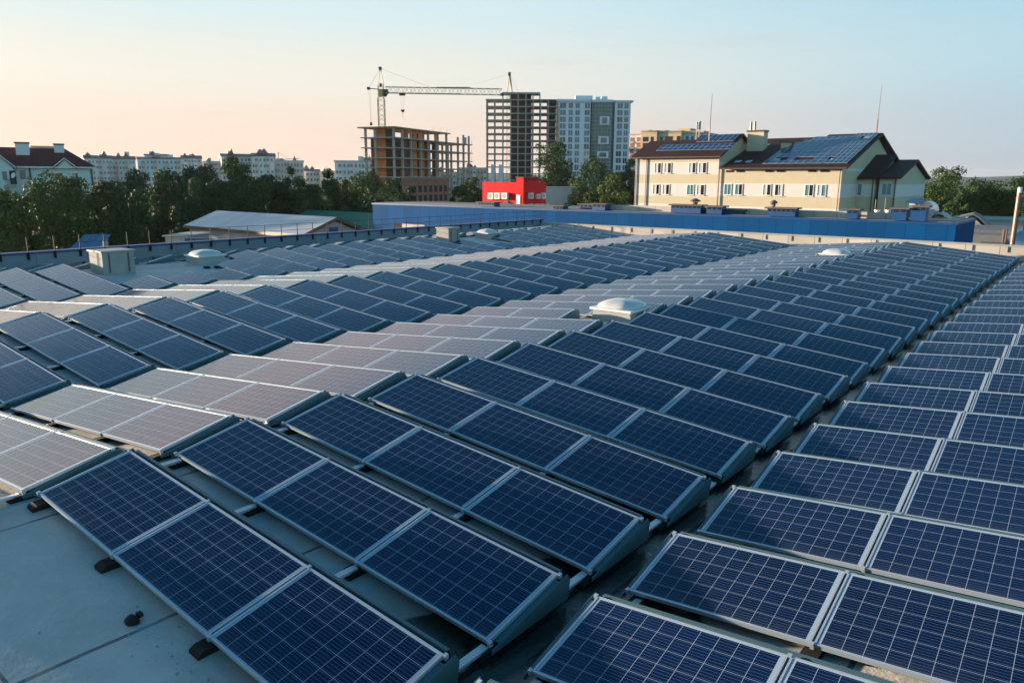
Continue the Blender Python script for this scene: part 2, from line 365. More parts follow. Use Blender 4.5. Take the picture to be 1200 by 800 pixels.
SKY = dict(w0=(.88, .63, .52), w1=(.93, .74, .62), w2=(.88, .84, .74), w3=(.69, .84, .86), w4=(1.17, 1.00, .95), w5=(.60, .84, 1.02), z0=(.13, .38, .63), c0=(.41, .49, .58), c1=(.45, .58, .68), c2=(.46, .68, .78), c3=(.38, .65, .79), c4=(.22, .45, .62),
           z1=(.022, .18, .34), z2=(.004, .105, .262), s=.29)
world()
vs = S.view_settings; vs.view_transform = 'Standard'; vs.look = 'None'; vs.exposure = 1.85; vs.gamma = 1.
S.cycles.max_bounces = 6; S.cycles.use_denoising = True; S.cycles.caustics_reflective = False; S.cycles.caustics_refractive = False

# ------------------------------------------------------------------ ground
g = MB().quad((-4500, -1500, 0), (4500, -1500, 0), (4500, 5000, 0), (-4500, 5000, 0)).build('ground', M['ground']); tag(g, kind='structure')
def hill_strip(name, pts, H, depth):
    """ridge whose skyline passes through the given sight lines at distance H"""
    mb = MB(); n = len(pts)
    top = [at(x, y, H) for x, y in pts]
    fr = [p - HF*depth for p in top]; bk = [p + HF*depth for p in top]
    vsx = [(p.x, p.y, 0) for p in fr] + [(p.x, p.y, .62*t.z) for p, t in zip([t - HF*depth*.45 for t in top], top)] + [tuple(t) for t in top] + [(p.x, p.y, 0) for p in bk]
    fs = [(k*n+i, k*n+i+1, (k+1)*n+i+1, (k+1)*n+i) for k in range(3) for i in range(n-1)]
    return tag(mb.add(vsx, fs).build(name, M['hill'], smooth=True), kind='structure')
hill_strip('hill', [(-80, 206), (100, 204), (300, 203), (420, 199), (560, 203), (740, 208), (900, 208), (1040, 208), (1075, 208.6), (1110, 208), (1150, 207.6), (1190, 206.2), (1230, 205.2), (1330, 206)], 2400, 500)

# ------------------------------------------------------------------ the roof under the panels
PROF = [(-33.0, -3.68), (-30.3, -3.44), (-24.9, -3.90), (-19.3, -3.39), (-14.0, -3.86), (-8.67, -3.385), (-3.33, -3.88), (2.1, -3.38), (7.5, -3.88), (12.9, -3.38), (13.2, -3.40)]
def roof_z(u):
    for (a, za), (b, zb) in zip(PROF, PROF[1:]):
        if a <= u <= b: return CAM_Z + za + (zb-za)*(u-a)/(b-a)
V0, V1 = -14.0, 44.6
mb = MB()
poly = [(u, CAM_Z+z) for u, z in PROF] + [(13.2, .05), (-33.0, .05)]
mb.prism(poly, 1, V0, V1)
tag(mb.build('flat_roof', M['membrane']), kind='structure')

TILT = R(11.43); PW, PL, PG = .99, 1.65, .02; Z0 = .12
ct, st = math.cos(TILT), math.sin(TILT)
def T(x, d, n): return (x, d*ct - n*st, Z0 + d*st + n*ct)
_cache = {}
def cached(key, fn):
    if key not in _cache: _cache[key] = fn()
    return _cache[key]
RIM = .017
def glass_mesh():
    mb = MB(T); q = RIM
    mb.add([(q, q, -.004), (PL-q, q, -.004), (PL-q, PW-q, -.004), (q, PW-q, -.004), (q, q, -.012), (PL-q, q, -.012), (PL-q, PW-q, -.012), (q, PW-q, -.012)],
           [(0, 1, 2, 3), (7, 6, 5, 4), (0, 4, 5, 1), (1, 5, 6, 2), (2, 6, 7, 3), (3, 7, 4, 0)])
    me = mb.mesh('solar_panel', [M['cells']])
    uv = me.uv_layers.new(name='cells'); p = .1555
    co = [(q, q), (PL-q, q), (PL-q, PW-q), (q, PW-q)]*2
    for l in me.loops:
        x, d = co[l.vertex_index]; uv.data[l.index].uv = ((x-(PL-10*p)/2)/p, (d-(PW-6*p)/2)/p)
    return me
def frame_mesh():
    mb = MB(T); q = RIM
    mb.box(0, PL, 0, q, -.04, 0).box(0, PL, PW-q, PW, -.04, 0).box(0, q, q, PW-q, -.04, 0).box(PL-q, PL, q, PW-q, -.04, 0)
    return mb.mesh('frame', [M['alu']])
def side_mesh(sg):
    """folded steel end plate: low at the front, clipped corner at the back"""
    t0, t1 = (0, .012) if sg > 0 else (-.012, 0)
    y0, y1 = -.02, PW*ct+.05; zt = Z0+PW*st
    poly = [(y0, .035), (y1+.05, .035), (y1+.06, zt-.09), (y1+.01, zt-.012), (y1-.10, zt-.030), (.08, Z0-.028), (y0, Z0-.045)]
    mb = MB().prism(poly, 0, t0, t1)
    # top flange, folded inwards
    a, b = (-.05, .0) if sg > 0 else (0., .05)
    mb.add([(a, .08, Z0-.030), (b, .08, Z0-.030), (b, y1-.10, zt-.034), (a, y1-.10, zt-.034), (a, .08, Z0-.036), (b, .08, Z0-.036), (b, y1-.10, zt-.040), (a, y1-.10, zt-.040)],
           [(0, 1, 2, 3), (7, 6, 5, 4), (0, 4, 5, 1), (2, 6, 7, 3), (1, 5, 6, 2), (3, 7, 4, 0)])
    return mb.mesh('side_plate', [M['steel']])
def deflector_mesh(L):
    yb = PW*ct; zt = Z0+PW*st
    mb = MB()
    pr = [(yb+.040, zt-.060), (yb+.042, zt-.012), (yb+.078, zt-.014), (yb+.15, .05), (yb+.155, .035)]
    pr2 = [(y+.006, z+.003) for y, z in pr]
    mb.prism(pr + pr2[::-1], 0, .02, L-.02)
    return mb.mesh('wind_deflector', [M['steel']])
def rail_mesh(): return MB().box(-.035, .035, .10, 1.505, .045, .075).mesh('rail', [M['rail']])
def foot_mesh():
    mb = MB(); mb.prism([(-.13, 0), (.20, 0), (.20, .04), (.16, .06), (-.08, .06), (-.13, .03)], 0, -.07, .07)
    return mb.mesh('rubber_foot', [M['rubber']])
def clamp_mesh():
    mb = MB(T); mb.box(-.016, .016, -.014, .022, -.045, .006)
    return mb.mesh('clamp', [M['alu']])
ORD = 'zeroth first second third fourth fifth sixth seventh eighth ninth tenth eleventh twelfth thirteenth fourteenth fifteenth sixteenth seventeenth eighteenth nineteenth twentieth'.split()
BLOCK = {'A': ('dark blue', 'right of the wet gutter'), 'B': ('navy', 'left of the wet gutter'), 'C': ('pale grey', 'behind the navy block'),
         'D': ('slate blue', 'behind the pale grey block'), 'E': ('greyish blue', 'before the farthest ridge'),
         'F': ('cream gleaming', 'behind the slate block'), 'G': ('gleaming', 'beside the railed parapet')}
def solar_table(x, v_back, slope, panels, label, group, near):
    """one row of panels clamped to one mounting frame; x = left end of a full row"""
    k0 = panels[0]; n = len(panels); L = n*(PL+PG)-PG
    xs = x + k0*(PL+PG)*math.cos(slope); y = v_back - PW*ct
    t = thing('solar_table', label, 'solar panels', (xs, y, roof_z(xs)), 0, group)
    t.rotation_euler = (JR.gauss(0, .0035), -slope+JR.gauss(0, .002), JR.gauss(0, .0016)); t.location.x += JR.gauss(0, .008); t.location.y += JR.gauss(0, .006); t.location.z += .003
    for k in range(n):
        p = link('solar_panel', cached('glass', glass_mesh), t, (k*(PL+PG), 0, 0)); link('frame', cached('frame', frame_mesh), p)
    link('side_plate', cached('sideR', lambda: side_mesh(1)), t, (L+.055, 0, 0)); link('side_plate', cached('sideL', lambda: side_mesh(-1)), t, (-.055, 0, 0))
    link('wind_deflector', cached(('defl', n), lambda: deflector_mesh(L)), t)
    for k in range(n+1):
        xx = min(max(k*(PL+PG)-PG/2, .10), L-.03)
        if near: link('rubber_foot', cached('foot', foot_mesh), t, (xx, 0, 0))
        if near or k == n: link('rail', cached('rail', rail_mesh), t, (xx, 0, 0))
        for d in (0, PW-.005) if near else ():
            link('clamp', cached('clamp', clamp_mesh), t, (k*(PL+PG)-PG/2 if 0 < k < n else (-.016 if k == 0 else L+.016), d*ct, d*st))
    return t
RP = 1.5165
JR = random.Random(5)
BANDS = [('A', -3.10, 5.12, R(5.0), range(-1, 26), {}), ('B', -8.56, 2.15, R(-5.13), range(1, 28), {}), ('C', -13.78, 2.06, R(5.12), range(0, 28), {9: (0, 1), 22: (0, 1)}),
         ('D', -19.22, 3.61, R(-5.12), range(0, 27), {}), ('E', -30.17, 11.28, R(-5.13), range(-4, 22), {1: (2,), 2: (2,), 3: (2,), 4: (1, 2), 13: (1, 2), 14: (2,), 15: (2,)}),
         ('F', -24.50, 3.60, R(5.12), range(0, 27), {}), ('G', -32.40, 8.12, R(4.6), range(0, 24), {k: (0,) for k in range(24)})]
for b, x0, v0, sl_, rows, gaps in BANDS:
    rows = list(rows); col, blk = BLOCK[b]
    for q, i in enumerate(rows):
        panels = gaps.get(i, (0, 1, 2)); far_q = len(rows)-1-q
        what = {3: 'row of three %s panels' % col, 2: 'short row of two %s panels' % col, 1: 'lone %s panel on a frame' % col}[len(panels)]
        where = '%s from the near end, %s' % (ORD[q+1], blk) if q < 14 else '%s from the far end, %s' % (ORD[far_q+1], blk)
        lab = what + ', ' + where
        solar_table(x0, v0+i*RP, sl_, panels, lab, 'solar tables %s' % blk, q < 9)

# ------------------------------------------------------------------ parapets and railing
mb = MB().box(-33.28, -33.0, V0, V1+.28, CAM_Z-6, CAM_Z-2.96)
p = mb.build('roof_parapet', M['parapet_grey']); tag(p, 'long grey clad parapet with blue coping behind the farthest solar block', 'parapet')
MB().box(-33.34, -32.95, V0, V1+.30, CAM_Z-2.957, CAM_Z-2.87).build('coping', M['blue_trim'], p)
mb = MB().box(-32.997, 13.2, V1, V1+.28, CAM_Z-6, CAM_Z-3.16)
p = mb.build('roof_parapet', M['parapet_beige']); tag(p, 'low beige parapet at the foot of the long blue wall', 'parapet')
MB().box(-32.94, 13.25, V1-.05, V1+.33, CAM_Z-3.157, CAM_Z-3.09).build('coping', M['curb'], p)
for k in range(29):
    MB().box(-.012, .012, -.03, 0, -.30, -.02).build('bracket', M['post'], p).location = (-31.5+1.52*k, V1-.003, CAM_Z-3.16)
t = thing('roof_railing', 'thin dark pipe railing on posts along the grey parapet with blue coping', 'railing', (-32.93, V0, CAM_Z-2.9))
pm = MB().box(-.015, .015, -.015, .015, -.27, .62).box(-.028, .0, -.05, .05, -.27, -.02).mesh('post', [M['post']])
for k in range(62): link('post', pm, t, (0, .3+.955*k, 0))
for z in (.60, .30): MB().tube((0, 0, z), (0, V1-V0-.05, z), .009, n=5).build('rail', M['post'], t)
for k, z in ((0, .6), (1, .3)): MB().tube((0, V1-V0-.05, z), (2.2, V1-V0-.05, z), .009, n=5).build('rail', M['post'], t)

# ------------------------------------------------------------------ things on the roof
def skylight(u, v, s, label, dz=0., zb=None):
    z = (zb if zb is not None else roof_z(u)) + dz
    t = thing('skylight', label, 'skylight', (u, v, z), 0, 'domed roof skylights')
    h = .27
    MB().prism([(-s/2-.05, -.12), (s/2+.05, -.12), (s/2, h), (-s/2, h)], 1, -s/2, s/2).build('curb', M['curb'], t)
    MB().box(-s/2-.07, s/2+.07, -s/2-.07, s/2+.07, h+.003, h+.07).build('flange', M['white'], t, bevel=.015)
    prof = [(s/2*1.02*math.cos(a), h+.071+.20*math.sin(a)) for a in (R(0), R(12), R(25), R(40), R(55), R(70), R(83))]
    MB().lathe(prof, 32, sq=4.).build('dome', M['acrylic'], t, smooth=True)
def on_roof(x, y, dz=0., u=-28.):
    for _ in range(40): q = on_z(x, y, roof_z(u)+dz); u = .5*u+.5*q.x
    return q
q = on_roof(739, 362.5, .31, -9.); skylight(q.x-.57, q.y+.57, 1.06, 'white domed skylight on the ridge between the navy and grey solar blocks', -.03)
skylight(-9.75, 35.6, 1.08, 'white domed skylight far along the ridge near the beige parapet', -.05)
q = on_roof(235, 311); skylight(q.x-.55, q.y+.55, 1.1, 'pale domed skylight beside a concrete box before the railed parapet')
q = on_roof(572, 280.6); skylight(q.x-.5, q.y+.5, 1.0, 'pale domed skylight right of the small concrete box by the parapet')
def shaft(u, v, a, b, h, label):
    t = thing('vent_shaft', label, 'vent shaft', (u, v, roof_z(u)), 0, 'concrete boxes on the roof')
    MB().box(-a/2, a/2, -b/2, b/2, -.1, h).build('walls', M['concrete'], t, bevel=.012)
    MB().box(-a/2-.05, a/2+.05, -b/2-.05, b/2+.05, h+.003, h+.06).build('cap', M['curb'], t, bevel=.01)
    for k in (-.3, .3): MB().box(a/2+.001, a/2+.03, k*b-.02, k*b+.02, .03, h-.05).build('cover_strip', M['lid'], t)
shaft(-28.94-.55, 12.17+.585, 1.1, 1.17, .78, 'big square concrete vent box near the start of the railed parapet')
shaft(-28.85-.47, 30.5+.45, .94, .9, .80, 'small square concrete vent box farther along the railed parapet')
for i, (x, y, lab) in enumerate(((242.5, 314.5, 'small black rubber pad on the grey roof below the pale skylight'), (259, 313, 'flat black rubber pad between the skylight and the solar block'), (276, 303, 'black rubber pad touching the corner of the farthest solar block'))):
    q = on_roof(x, y); s_ = (.12, .22, .26)[i]
    o = MB().prism([(-s_, 0), (s_, 0), (s_*.8, .07), (-s_*.7, .09)], 1, -.1, .1).build('rubber_pad', M['rubber'], bevel=.01)
    o.location = (q.x, q.y, roof_z(q.x)); o.rotation_euler.z = .6*i; tag(o, lab, 'pad', 'loose rubber pads')
# black roof drain and grit on the bare membrane in front
q = on_z(155, 731, roof_z(-7)); q = on_z(155, 731, roof_z(q.x))
t = thing('roof_outlet', 'lumpy black roof outlet cover on the bare roof before the first solar table', 'roof outlet', (q.x, q.y, roof_z(q.x)))
mb = MB(); rnd = random.Random(3)
prof = [(.066, .0), (.072, .015), (.060, .04), (.038, .058), (.012, .065)]
mb.lathe(prof, 14); mb.v = [(x*(1+.12*math.sin(3*math.atan2(y, x))), y*(.85+.1*math.cos(2*math.atan2(y, x))), z) for x, y, z in mb.v]
mb.build('cover', M['rubber'], t, smooth=True); MB().box(-.035, .02, .05, .09, .02, .055).build('lug', M['rubber'], t)
rnd = random.Random(11); mb = MB()
for x, y in [(183, 746), (196, 752), (200, 755), (206, 762), (215, 786), (219, 790), (236, 789), (222, 772), (190, 742), (253, 795), (46, 740), (160, 707)] + [(rnd.uniform(150, 260), rnd.uniform(720, 800)) for _ in range(26)]:
    q = on_z(x, y, roof_z(-6.5)); r = rnd.uniform(.004, .011)
    mb.lathe([(r*.7, 0), (r, r*.5), (r*.5, r*1.1)], 6, (q.x, q.y)); mb.v[-18:] = [(a, b_, c+roof_z(q.x)) for a, b_, c in mb.v[-18:]]
tag(mb.build('gravel', M['gravel']), 'loose pale grit on the bare roof beside the first solar table', 'grit', kind='stuff')

# ================================================================== beyond the roof
class FR:
    """upright working frame of a building: x along its front, y away from the viewer, z up"""
    def __init__(s, x0, d, ang=None, y=209, p=None):
        q = p or at(x0, y, d); s.o = Vector((q.x, q.y, 0)); s.a = -YAW if ang is None else R(ang)
        s.ax = Vector((math.cos(s.a), math.sin(s.a), 0)); s.ay = Vector((-math.sin(s.a), math.cos(s.a), 0))
    def f(s, x, y, ly=0.):
        r = ray(x, y); t = ((s.o - EYE).dot(s.ay)+ly)/r.dot(s.ay); q = EYE + r*t - s.o
        return q.dot(s.ax), q.z
    def sd(s, x, y, lx):
        r = ray(x, y); t = ((s.o - EYE).dot(s.ax)+lx)/r.dot(s.ax); q = EYE + r*t - s.o
        return q.dot(s.ay), q.z
    def X(s, x, ly=0., y=209): return s.f(x, y, ly)[0]
    def Z(s, x, y, ly=0.): return s.f(x, y, ly)[1]
    def thing(s, name, label, cat, group=None): return thing(name, label, cat, s.o, s.a, group)
def gable(xa, xb, y0, z0, yr, zr, y1, z1, th=.25):
    """roof slabs over a ridge along x, as one folded sheet with thickness"""
    return MB().prism([(y0, z0), (yr, zr), (y1, z1), (y1, z1-th), (yr, zr-th*1.15), (y0, z0-th)], 0, xa, xb)

# ------------------------------------------------------------------ long blue hall behind the far parapet
B = FR(0, 0, 0, p=Vector((-59.8, 52, 0))); BL, BD, BT = 52.2, 7.45, CAM_Z-2.46
t = B.thing('blue_hall', 'long low hall clad in blue sheet metal behind the beige parapet', 'building')
w = MB().box(0, BL, 0, BD, 0, BT-.15).build('wall', M['blue'], t)
MB().box(-.06, BL+.06, -.06, BD+.06, BT-.147, BT).build('coping', M['blue_trim'], t)
MB().box(.3, BL-.3, .3, BD-.3, BT+.003, BT+.03).build('roof', M['grey_roof'], t)
u0, u1 = B.X(700, 1.2), B.X(1060, 1.2)
MB().box(u0, u1, 1.2, 1.4, BT+.033, B.Z(900, 245.2, 1.2)).build('back_parapet', M['parapet_beige'], t)
MB().box(.5, B.X(561, 1.2), 1.2, 1.4, BT+.033, B.Z(500, 238.6, 1.2)).build('back_parapet', M['curb'], t)
def vent_box(x0, x1, yt, ly=.12, dp=.8, lid=.10, slots=True):
    a, b_ = B.X(x0, ly), B.X(x1, ly); zt = B.Z((x0+x1)/2, yt, ly)
    o = MB().box(a, b_, ly, ly+dp, BT+.03, zt-lid).build('vent_box', M['blue_vent'], t)
    MB().box(a-.16, b_+.16, ly-.16, ly+dp+.12, zt-lid+.003, zt).build('lid', M['lid'], o)
    if slots:
        n = max(2, int((b_-a)/.30)); q = (b_-a)/n
        for k in range(n): MB().box(a+q*(k+.25), a+q*(k+.75), ly-.012, ly, zt-lid-.17, zt-lid-.03).build('slot', M['dark'], o)
for a in ((788, 823, 239.6), (830, 848, 241.2), (902, 935, 243.2), (996, 1009, 244.8), (1050, 1067, 243.6), (1073, 1090, 241.2), (560, 579, 236.6), (648, 660, 240.6), (680, 694, 238.8, 1.6), (695, 710, 238.4)): vent_box(*a)
for a in ((812, 830, 244.6, .7, .8), (850, 873, 245.3, .7, .8)): vent_box(*a, slots=False)
def mushroom(x, yt, yb, wpx, ly=4.5):
    c = B.X(x, ly); zt = B.Z(x, yt, ly); r = wpx/FOC*62/2
    o = MB().lathe([(r*.5, BT+.03), (r*.42, zt-.5), (r*.62, zt-.28)], 10, (c, ly)).build('roof_vent', M['hiproof'], t)
    MB().lathe([(r, zt-.25), (r*1.02, zt-.16), (r*.3, zt)], 12, (c, ly)).build('cap', M['lid'], o)
mushroom(816, 232.6, 240, 12); mushroom(909, 234.4, 243, 8); mushroom(908, 236, 243, 5)
for x in (1032, 1045):
    c = B.X(x, 3); zt = B.Z(x, 246, 3); MB().lathe([(.16, BT+.03), (.16, zt-.1), (.20, zt-.08), (.20, zt)], 10, (c, 3)).build('roof_vent', M['white'], t)
for x, yt in ((1029.5, 234), (1041, 232)):
    c = B.X(x, 4.2); MB().tube((c, 4.2, BT), (c, 4.2, B.Z(x, yt, 4.2)), .035, n=5).build('vent_pipe', M['flue'], t)
a, b_ = B.X(1066, 4.6), B.X(1083, 4.6); zt = B.Z(1075, 232.5, 4.6)
o = MB().box(a, b_, 4.6, 5.8, BT+.03, zt-.62).build('roof_lantern', M['blue_vent'], t)
MB().box(a+.12, b_-.12, 4.72, 5.68, zt-.617, zt-.3).build('pane', M['curtain'], o)
MB().prism([(a-.12, zt-.297), (b_+.12, zt-.297), (b_-.25, zt), (a+.25, zt)], 1, 4.5, 5.9).build('cap', M['blue_vent'], o)
c = B.X(1089, 5.2); MB().prism([(c+.62*math.cos(q), BT+.5+.62*math.sin(q)) for q in (2*math.pi*i/20 for i in range(20))], 1, 4.9, 6.3).build('tank', M['roof_tank'], t, smooth=False)
c0, c1 = B.X(1097, 5.5), B.X(1120, 5.5); mb = MB(); zt = B.Z(1108, 249, 5.5)
pts = [(c0+(c1-c0)*k/10, BT+(zt-BT)*math.sin(math.pi*(.15+.85*k/10))) for k in range(11)]
mb.prism(pts + [(x, z-.12) for x, z in pts[::-1]], 1, 5.2, 6.6).build('duct_hood', M['curtain'], t)
a, b_ = B.X(470, -.02), B.X(497, -.02)
o = MB().box(a, b_, -.06, -.003, B.Z(480, 268, 0), B.Z(480, 262.6, 0)).build('hatch', M['parapet_beige'], t)
MB().box(a-1.2, a-.02, -.05, -.003, B.Z(480, 268, 0), B.Z(480, 262.6, 0)).build('louver', M['dark'], t)

# ------------------------------------------------------------------ trees
def crown_mesh(seed, n_leaf, form, rad, h, size):
    """many small leaf sprays gathered into clumps through the crown, in metres"""
    rnd = random.Random(seed); blobs = []; n_blob = int(34+rad*5)
    lump = [rnd.uniform(.72, 1.12) for _ in range(9)]
    while len(blobs) < n_blob:
        p = Vector((rnd.uniform(-1, 1), rnd.uniform(-1, 1), rnd.uniform(0, .97)))
        w = form(p.z)*lump[int((math.atan2(p.y, p.x)/6.2832+.5)*8.99)]; q = math.hypot(p.x, p.y)
        if q > w or (q < w*.45 and rnd.random() < .6 and p.z < .8): continue
        blobs.append((Vector((p.x*rad*.78, p.y*rad*.78, p.z*h*.9)), max(rad, h*.2)*rnd.uniform(.22, .42)*(.62+.45*w)))
    vs_, fs_ = [], []; tot = sum(r*r for _, r in blobs)
    for c, r in blobs:
        for i in range(int(n_leaf*r*r/tot)):
            d = Vector((rnd.gauss(0, 1), rnd.gauss(0, 1), rnd.gauss(0, 1)+.35)).normalized()
            p = c + Vector((d.x, d.y, d.z*.8))*r*(1-.55*rnd.random()**2)*(1.35 if rnd.random() < .07 else 1.)
            q = (d + Vector((rnd.uniform(-1, 1), rnd.uniform(-1, 1), rnd.uniform(-1, 1)))*.8).normalized()
            a = q.orthogonal().normalized(); b_ = q.cross(a); th = rnd.uniform(0, 6.3)
            a, b_ = a*math.cos(th)+b_*math.sin(th), b_*math.cos(th)-a*math.sin(th)
            l = size*rnd.uniform(.55, 1.4); k = len(vs_)
            for s1, s2 in ((-1, -.25), (.1, -.62), (1, .1), (.2, .65)): vs_.append(tuple(p + a*l*s1 + b_*l*s2))
            fs_.append((k, k+1, k+2, k+3))
    zs = sorted(v[2] for v in vs_); zt = zs[int(len(zs)*.992)]; rs = sorted(math.hypot(v[0], v[1]) for v in vs_); rt = rs[int(len(rs)*.965)]
    vs_ = [(x*rad/rt, y*rad/rt, z*h/zt if z > 0 else z) for x, y, z in vs_]
    return vs_, fs_
FORMS = dict(round=lambda z: max(.12, 1-(abs(z-.42)/.62)**2.3)**.5, tall=lambda z: max(.10, 1-(abs(z-.35)/.68)**1.7)**.7, cone=lambda z: max(.06, 1.-z*.95),
             bush=lambda z: max(.1, math.cos(z*1.45))**.5)
CROWNS = {}
def tree(x, ytop, wpx, d, leaf='leaf_a', form='round', label='', seed=0, base=.16, group=None, dy=0.):
    top = at(x, ytop, d); wd = wpx/FOC*d*1.12
    hgt = top.z; zb = hgt*base
    v_, f_ = crown_mesh(101*seed+int(x), 15000 if form != 'bush' else 5000, FORMS[form], wd/2*1.02, hgt-zb, (.085+d*.0006))
    me = bpy.data.meshes.new('crown'); me.from_pydata(v_, [], f_); me.materials.append(M[leaf])
    t = thing('tree' if form != 'bush' else 'bush', label, 'tree' if form != 'bush' else 'bush', (top.x, top.y, 0), seed*1.3, group)
    link('crown', me, t, (0, 0, zb))
    mb = MB(); rnd = random.Random(seed); r = .03*hgt*.6+.05
    mb.tube((0, 0, -.1), (.1, .05, hgt*.35), r, r*.7, 7).tube((.1, .05, hgt*.35), (-.1, 0, hgt*.78), r*.68, r*.2, 6)
    for k in range(5):
        a = rnd.uniform(0, 6.3); z = hgt*rnd.uniform(.28, .55); mb.tube((.05, .03, z), (math.cos(a)*wd*.27, math.sin(a)*wd*.27, z+hgt*.2), r*.4, r*.12, 5)
    mb.build('trunk', M['bark'], t)
    return t
G1, G2, G3 = 'trees behind the railed parapet', 'trees beside the towers', 'trees beyond the right end of the blue hall'
TREES = [
 (-12, 226, 70, 66, 'leaf_b', 'round', 'broad mid green tree cut by the frame below the house wall', 1),
 (22, 234, 54, 70, 'leaf_b', 'round', 'low bushy green tree under the balcony of the maroon roofed house', 2),
 (58, 209, 70, 78, 'leaf_b', 'round', 'bright topped green tree hiding the lower half of the maroon roofed house', 3),
 (92, 211, 60, 82, 'leaf_a', 'round', 'dark green tree before the right corner of the maroon roofed house', 4),
 (121, 215, 52, 84, 'leaf_a', 'round', 'dark rounded tree between the maroon roofed house and the white flats', 0),
 (156, 203, 46, 118, 'leaf_a', 'round', 'near black round tree standing against the white flats', 1),
 (146, 222, 54, 86, 'leaf_a', 'round', 'dark low tree in front of the near black round tree', 2),
 (178, 216, 46, 92, 'leaf_a', 'round', 'dark tree below the left end of the turquoise flats', 3),
 (198, 203, 52, 96, 'leaf_a', 'round', 'large dark tree below the right end of the turquoise flats', 4),
 (232, 197, 56, 108, 'leaf_a', 'round', 'large dark tree rising left of the tallest pale green tree', 0),
 (226, 216, 48, 90, 'leaf_a', 'tall', 'dark tree behind the left corner of the light metal roof', 1),
 (276, 187, 44, 100, 'leaf_b', 'tall', 'tallest pale green tree with a ragged top before the far grey flats', 2),
 (262, 214, 56, 92, 'leaf_a', 'round', 'dark tree behind the ridge of the light metal roof', 3),
 (300, 212, 40, 98, 'leaf_b', 'round', 'mid green tree right of the tallest ragged tree', 4),
 (318, 208, 42, 104, 'leaf_a', 'round', 'dark bushy tree left of the slim pointed tree', 0),
 (340, 200, 24, 106, 'leaf_a', 'tall', 'slim pointed dark tree below the tiny far crane', 1),
 (356, 211, 38, 104, 'leaf_b', 'round', 'mid green tree right of the slim pointed tree', 2),
 (385, 202, 28, 100, 'leaf_a', 'tall', 'dark upright tree with an egg shaped crown above the green roof', 3),
 (406, 214, 34, 108, 'leaf_c', 'round', 'yellowish tree between the upright tree and the brick frame building', 4),
 (432, 204, 52, 142, 'leaf_b', 'round', 'broad green tree hiding the foot of the brick frame building', 0),
 (458, 212, 42, 124, 'leaf_a', 'round', 'dark tree before the middle of the brick frame building', 1),
 (478, 221, 24, 130, 'leaf_a', 'round', 'small dark tree before the brick ground floors', 2),
 (541, 219, 26, 136, 'leaf_a', 'round', 'dark tree right of the brick ground floors', 3),
 (553, 212, 34, 150, 'leaf_a', 'round', 'dark tree left of the red building', 4),
]
for a in TREES: tree(*a[:6], label=a[6], seed=a[7], group=G1)
TREES2 = [
 (646, 169, 46, 172, 'leaf_a', 'tall', 'tall loose tree standing before the skeleton tower', 0),
 (697, 188, 46, 150, 'leaf_a', 'round', 'dark dense tree before the green glass bay', 1),
 (716, 205, 40, 138, 'leaf_b', 'tall', 'drooping lighter green tree left of the yellow building', 2),
 (739, 190, 30, 150, 'leaf_a', 'tall', 'narrow dark tree against the left corner of the yellow building', 3),
 (676, 210, 34, 160, 'leaf_a', 'round', 'dark tree between the tall loose tree and the dense one', 4),
]
for a in TREES2: tree(*a[:6], label=a[6], seed=a[7], group=G2)
for x, y, w, d, l, lab, s_ in ((676, 225, 30, 128, 'leaf_b', 'green bush right of the white blank wall', 0), (690, 230, 26, 122, 'leaf_c', 'yellowish bush under the dark dense tree', 1), (708, 232, 30, 120, 'leaf_c', 'yellowish bush under the drooping tree', 2), (728, 226, 28, 124, 'leaf_b', 'green bush at the foot of the narrow dark tree', 3)):
    tree(x, y, w, d, l, 'bush', lab, s_, .02, 'bushes beside the towers')
TREES3 = [
 (1112, 199, 58, 132, 'leaf_b', 'round', 'large tree right behind the end gable of the yellow building', 0),
 (1085, 222, 40, 138, 'leaf_a', 'round', 'dark low tree hidden partly by the end gable', 1),
 (1150, 213, 46, 150, 'leaf_a', 'round', 'dark tree behind the yellowish round tree', 2),
 (1184, 210, 50, 165, 'leaf_a', 'round', 'dark spreading tree under the blue hills', 3),
 (1216, 214, 50, 160, 'leaf_a', 'round', 'dark tree right of the spreading tree, cut by the frame', 4),
 (1172, 224, 52, 112, 'leaf_c', 'round', 'yellowish round tree left of the slanted flue pipe', 1),
 (1130, 226, 40, 122, 'leaf_a', 'round', 'dark tree between the end gable and the yellowish tree', 3),
]
for a in TREES3: tree(*a[:6], label=a[6], seed=a[7], group=G3)
# the wooded belt of the plain, far away
def wood(x0, x1, d, seed, n, hi, leaf, label, name='far_forest', spread=.15):
    rnd = random.Random(seed); v_, f_ = [], []
    for i in range(n):
        x = rnd.uniform(x0, x1); p = at(x, 209, d*(1+rnd.uniform(-spread, spread))); h = hi*rnd.uniform(.72, 1.); r = h*.3
        for k in range(150):
            w = Vector((rnd.gauss(0, 1), rnd.gauss(0, 1), rnd.gauss(0, 1))).normalized()
            q = Vector((p.x+w.x*r, p.y+w.y*r, max(.3, h*.62+w.z*h*.38)))+Vector((rnd.gauss(0, .5), rnd.gauss(0, .5), rnd.gauss(0, .4))); s_ = leaf*rnd.uniform(.6, 1.4); b0 = len(v_)
            a = (w.orthogonal().normalized()+w*rnd.uniform(-.6, .6)).normalized(); b_ = a.cross(w+Vector((.01, 0, 0))).normalized(); th = rnd.uniform(0, 6.3); a, b_ = a*math.cos(th)+b_*math.sin(th), b_*math.cos(th)-a*math.sin(th)
            for s1, s2 in ((-1, 0), (0, -.7), (1, 0), (0, .7)): v_.append(tuple(q+a*s_*s1+b_*s_*s2))
            f_.append((b0, b0+1, b0+2, b0+3))
    me = bpy.data.meshes.new(name); me.from_pydata(v_, [], f_); me.materials.append(M['leaf_a'])
    tag(link(name, me), label, 'wood', kind='stuff')
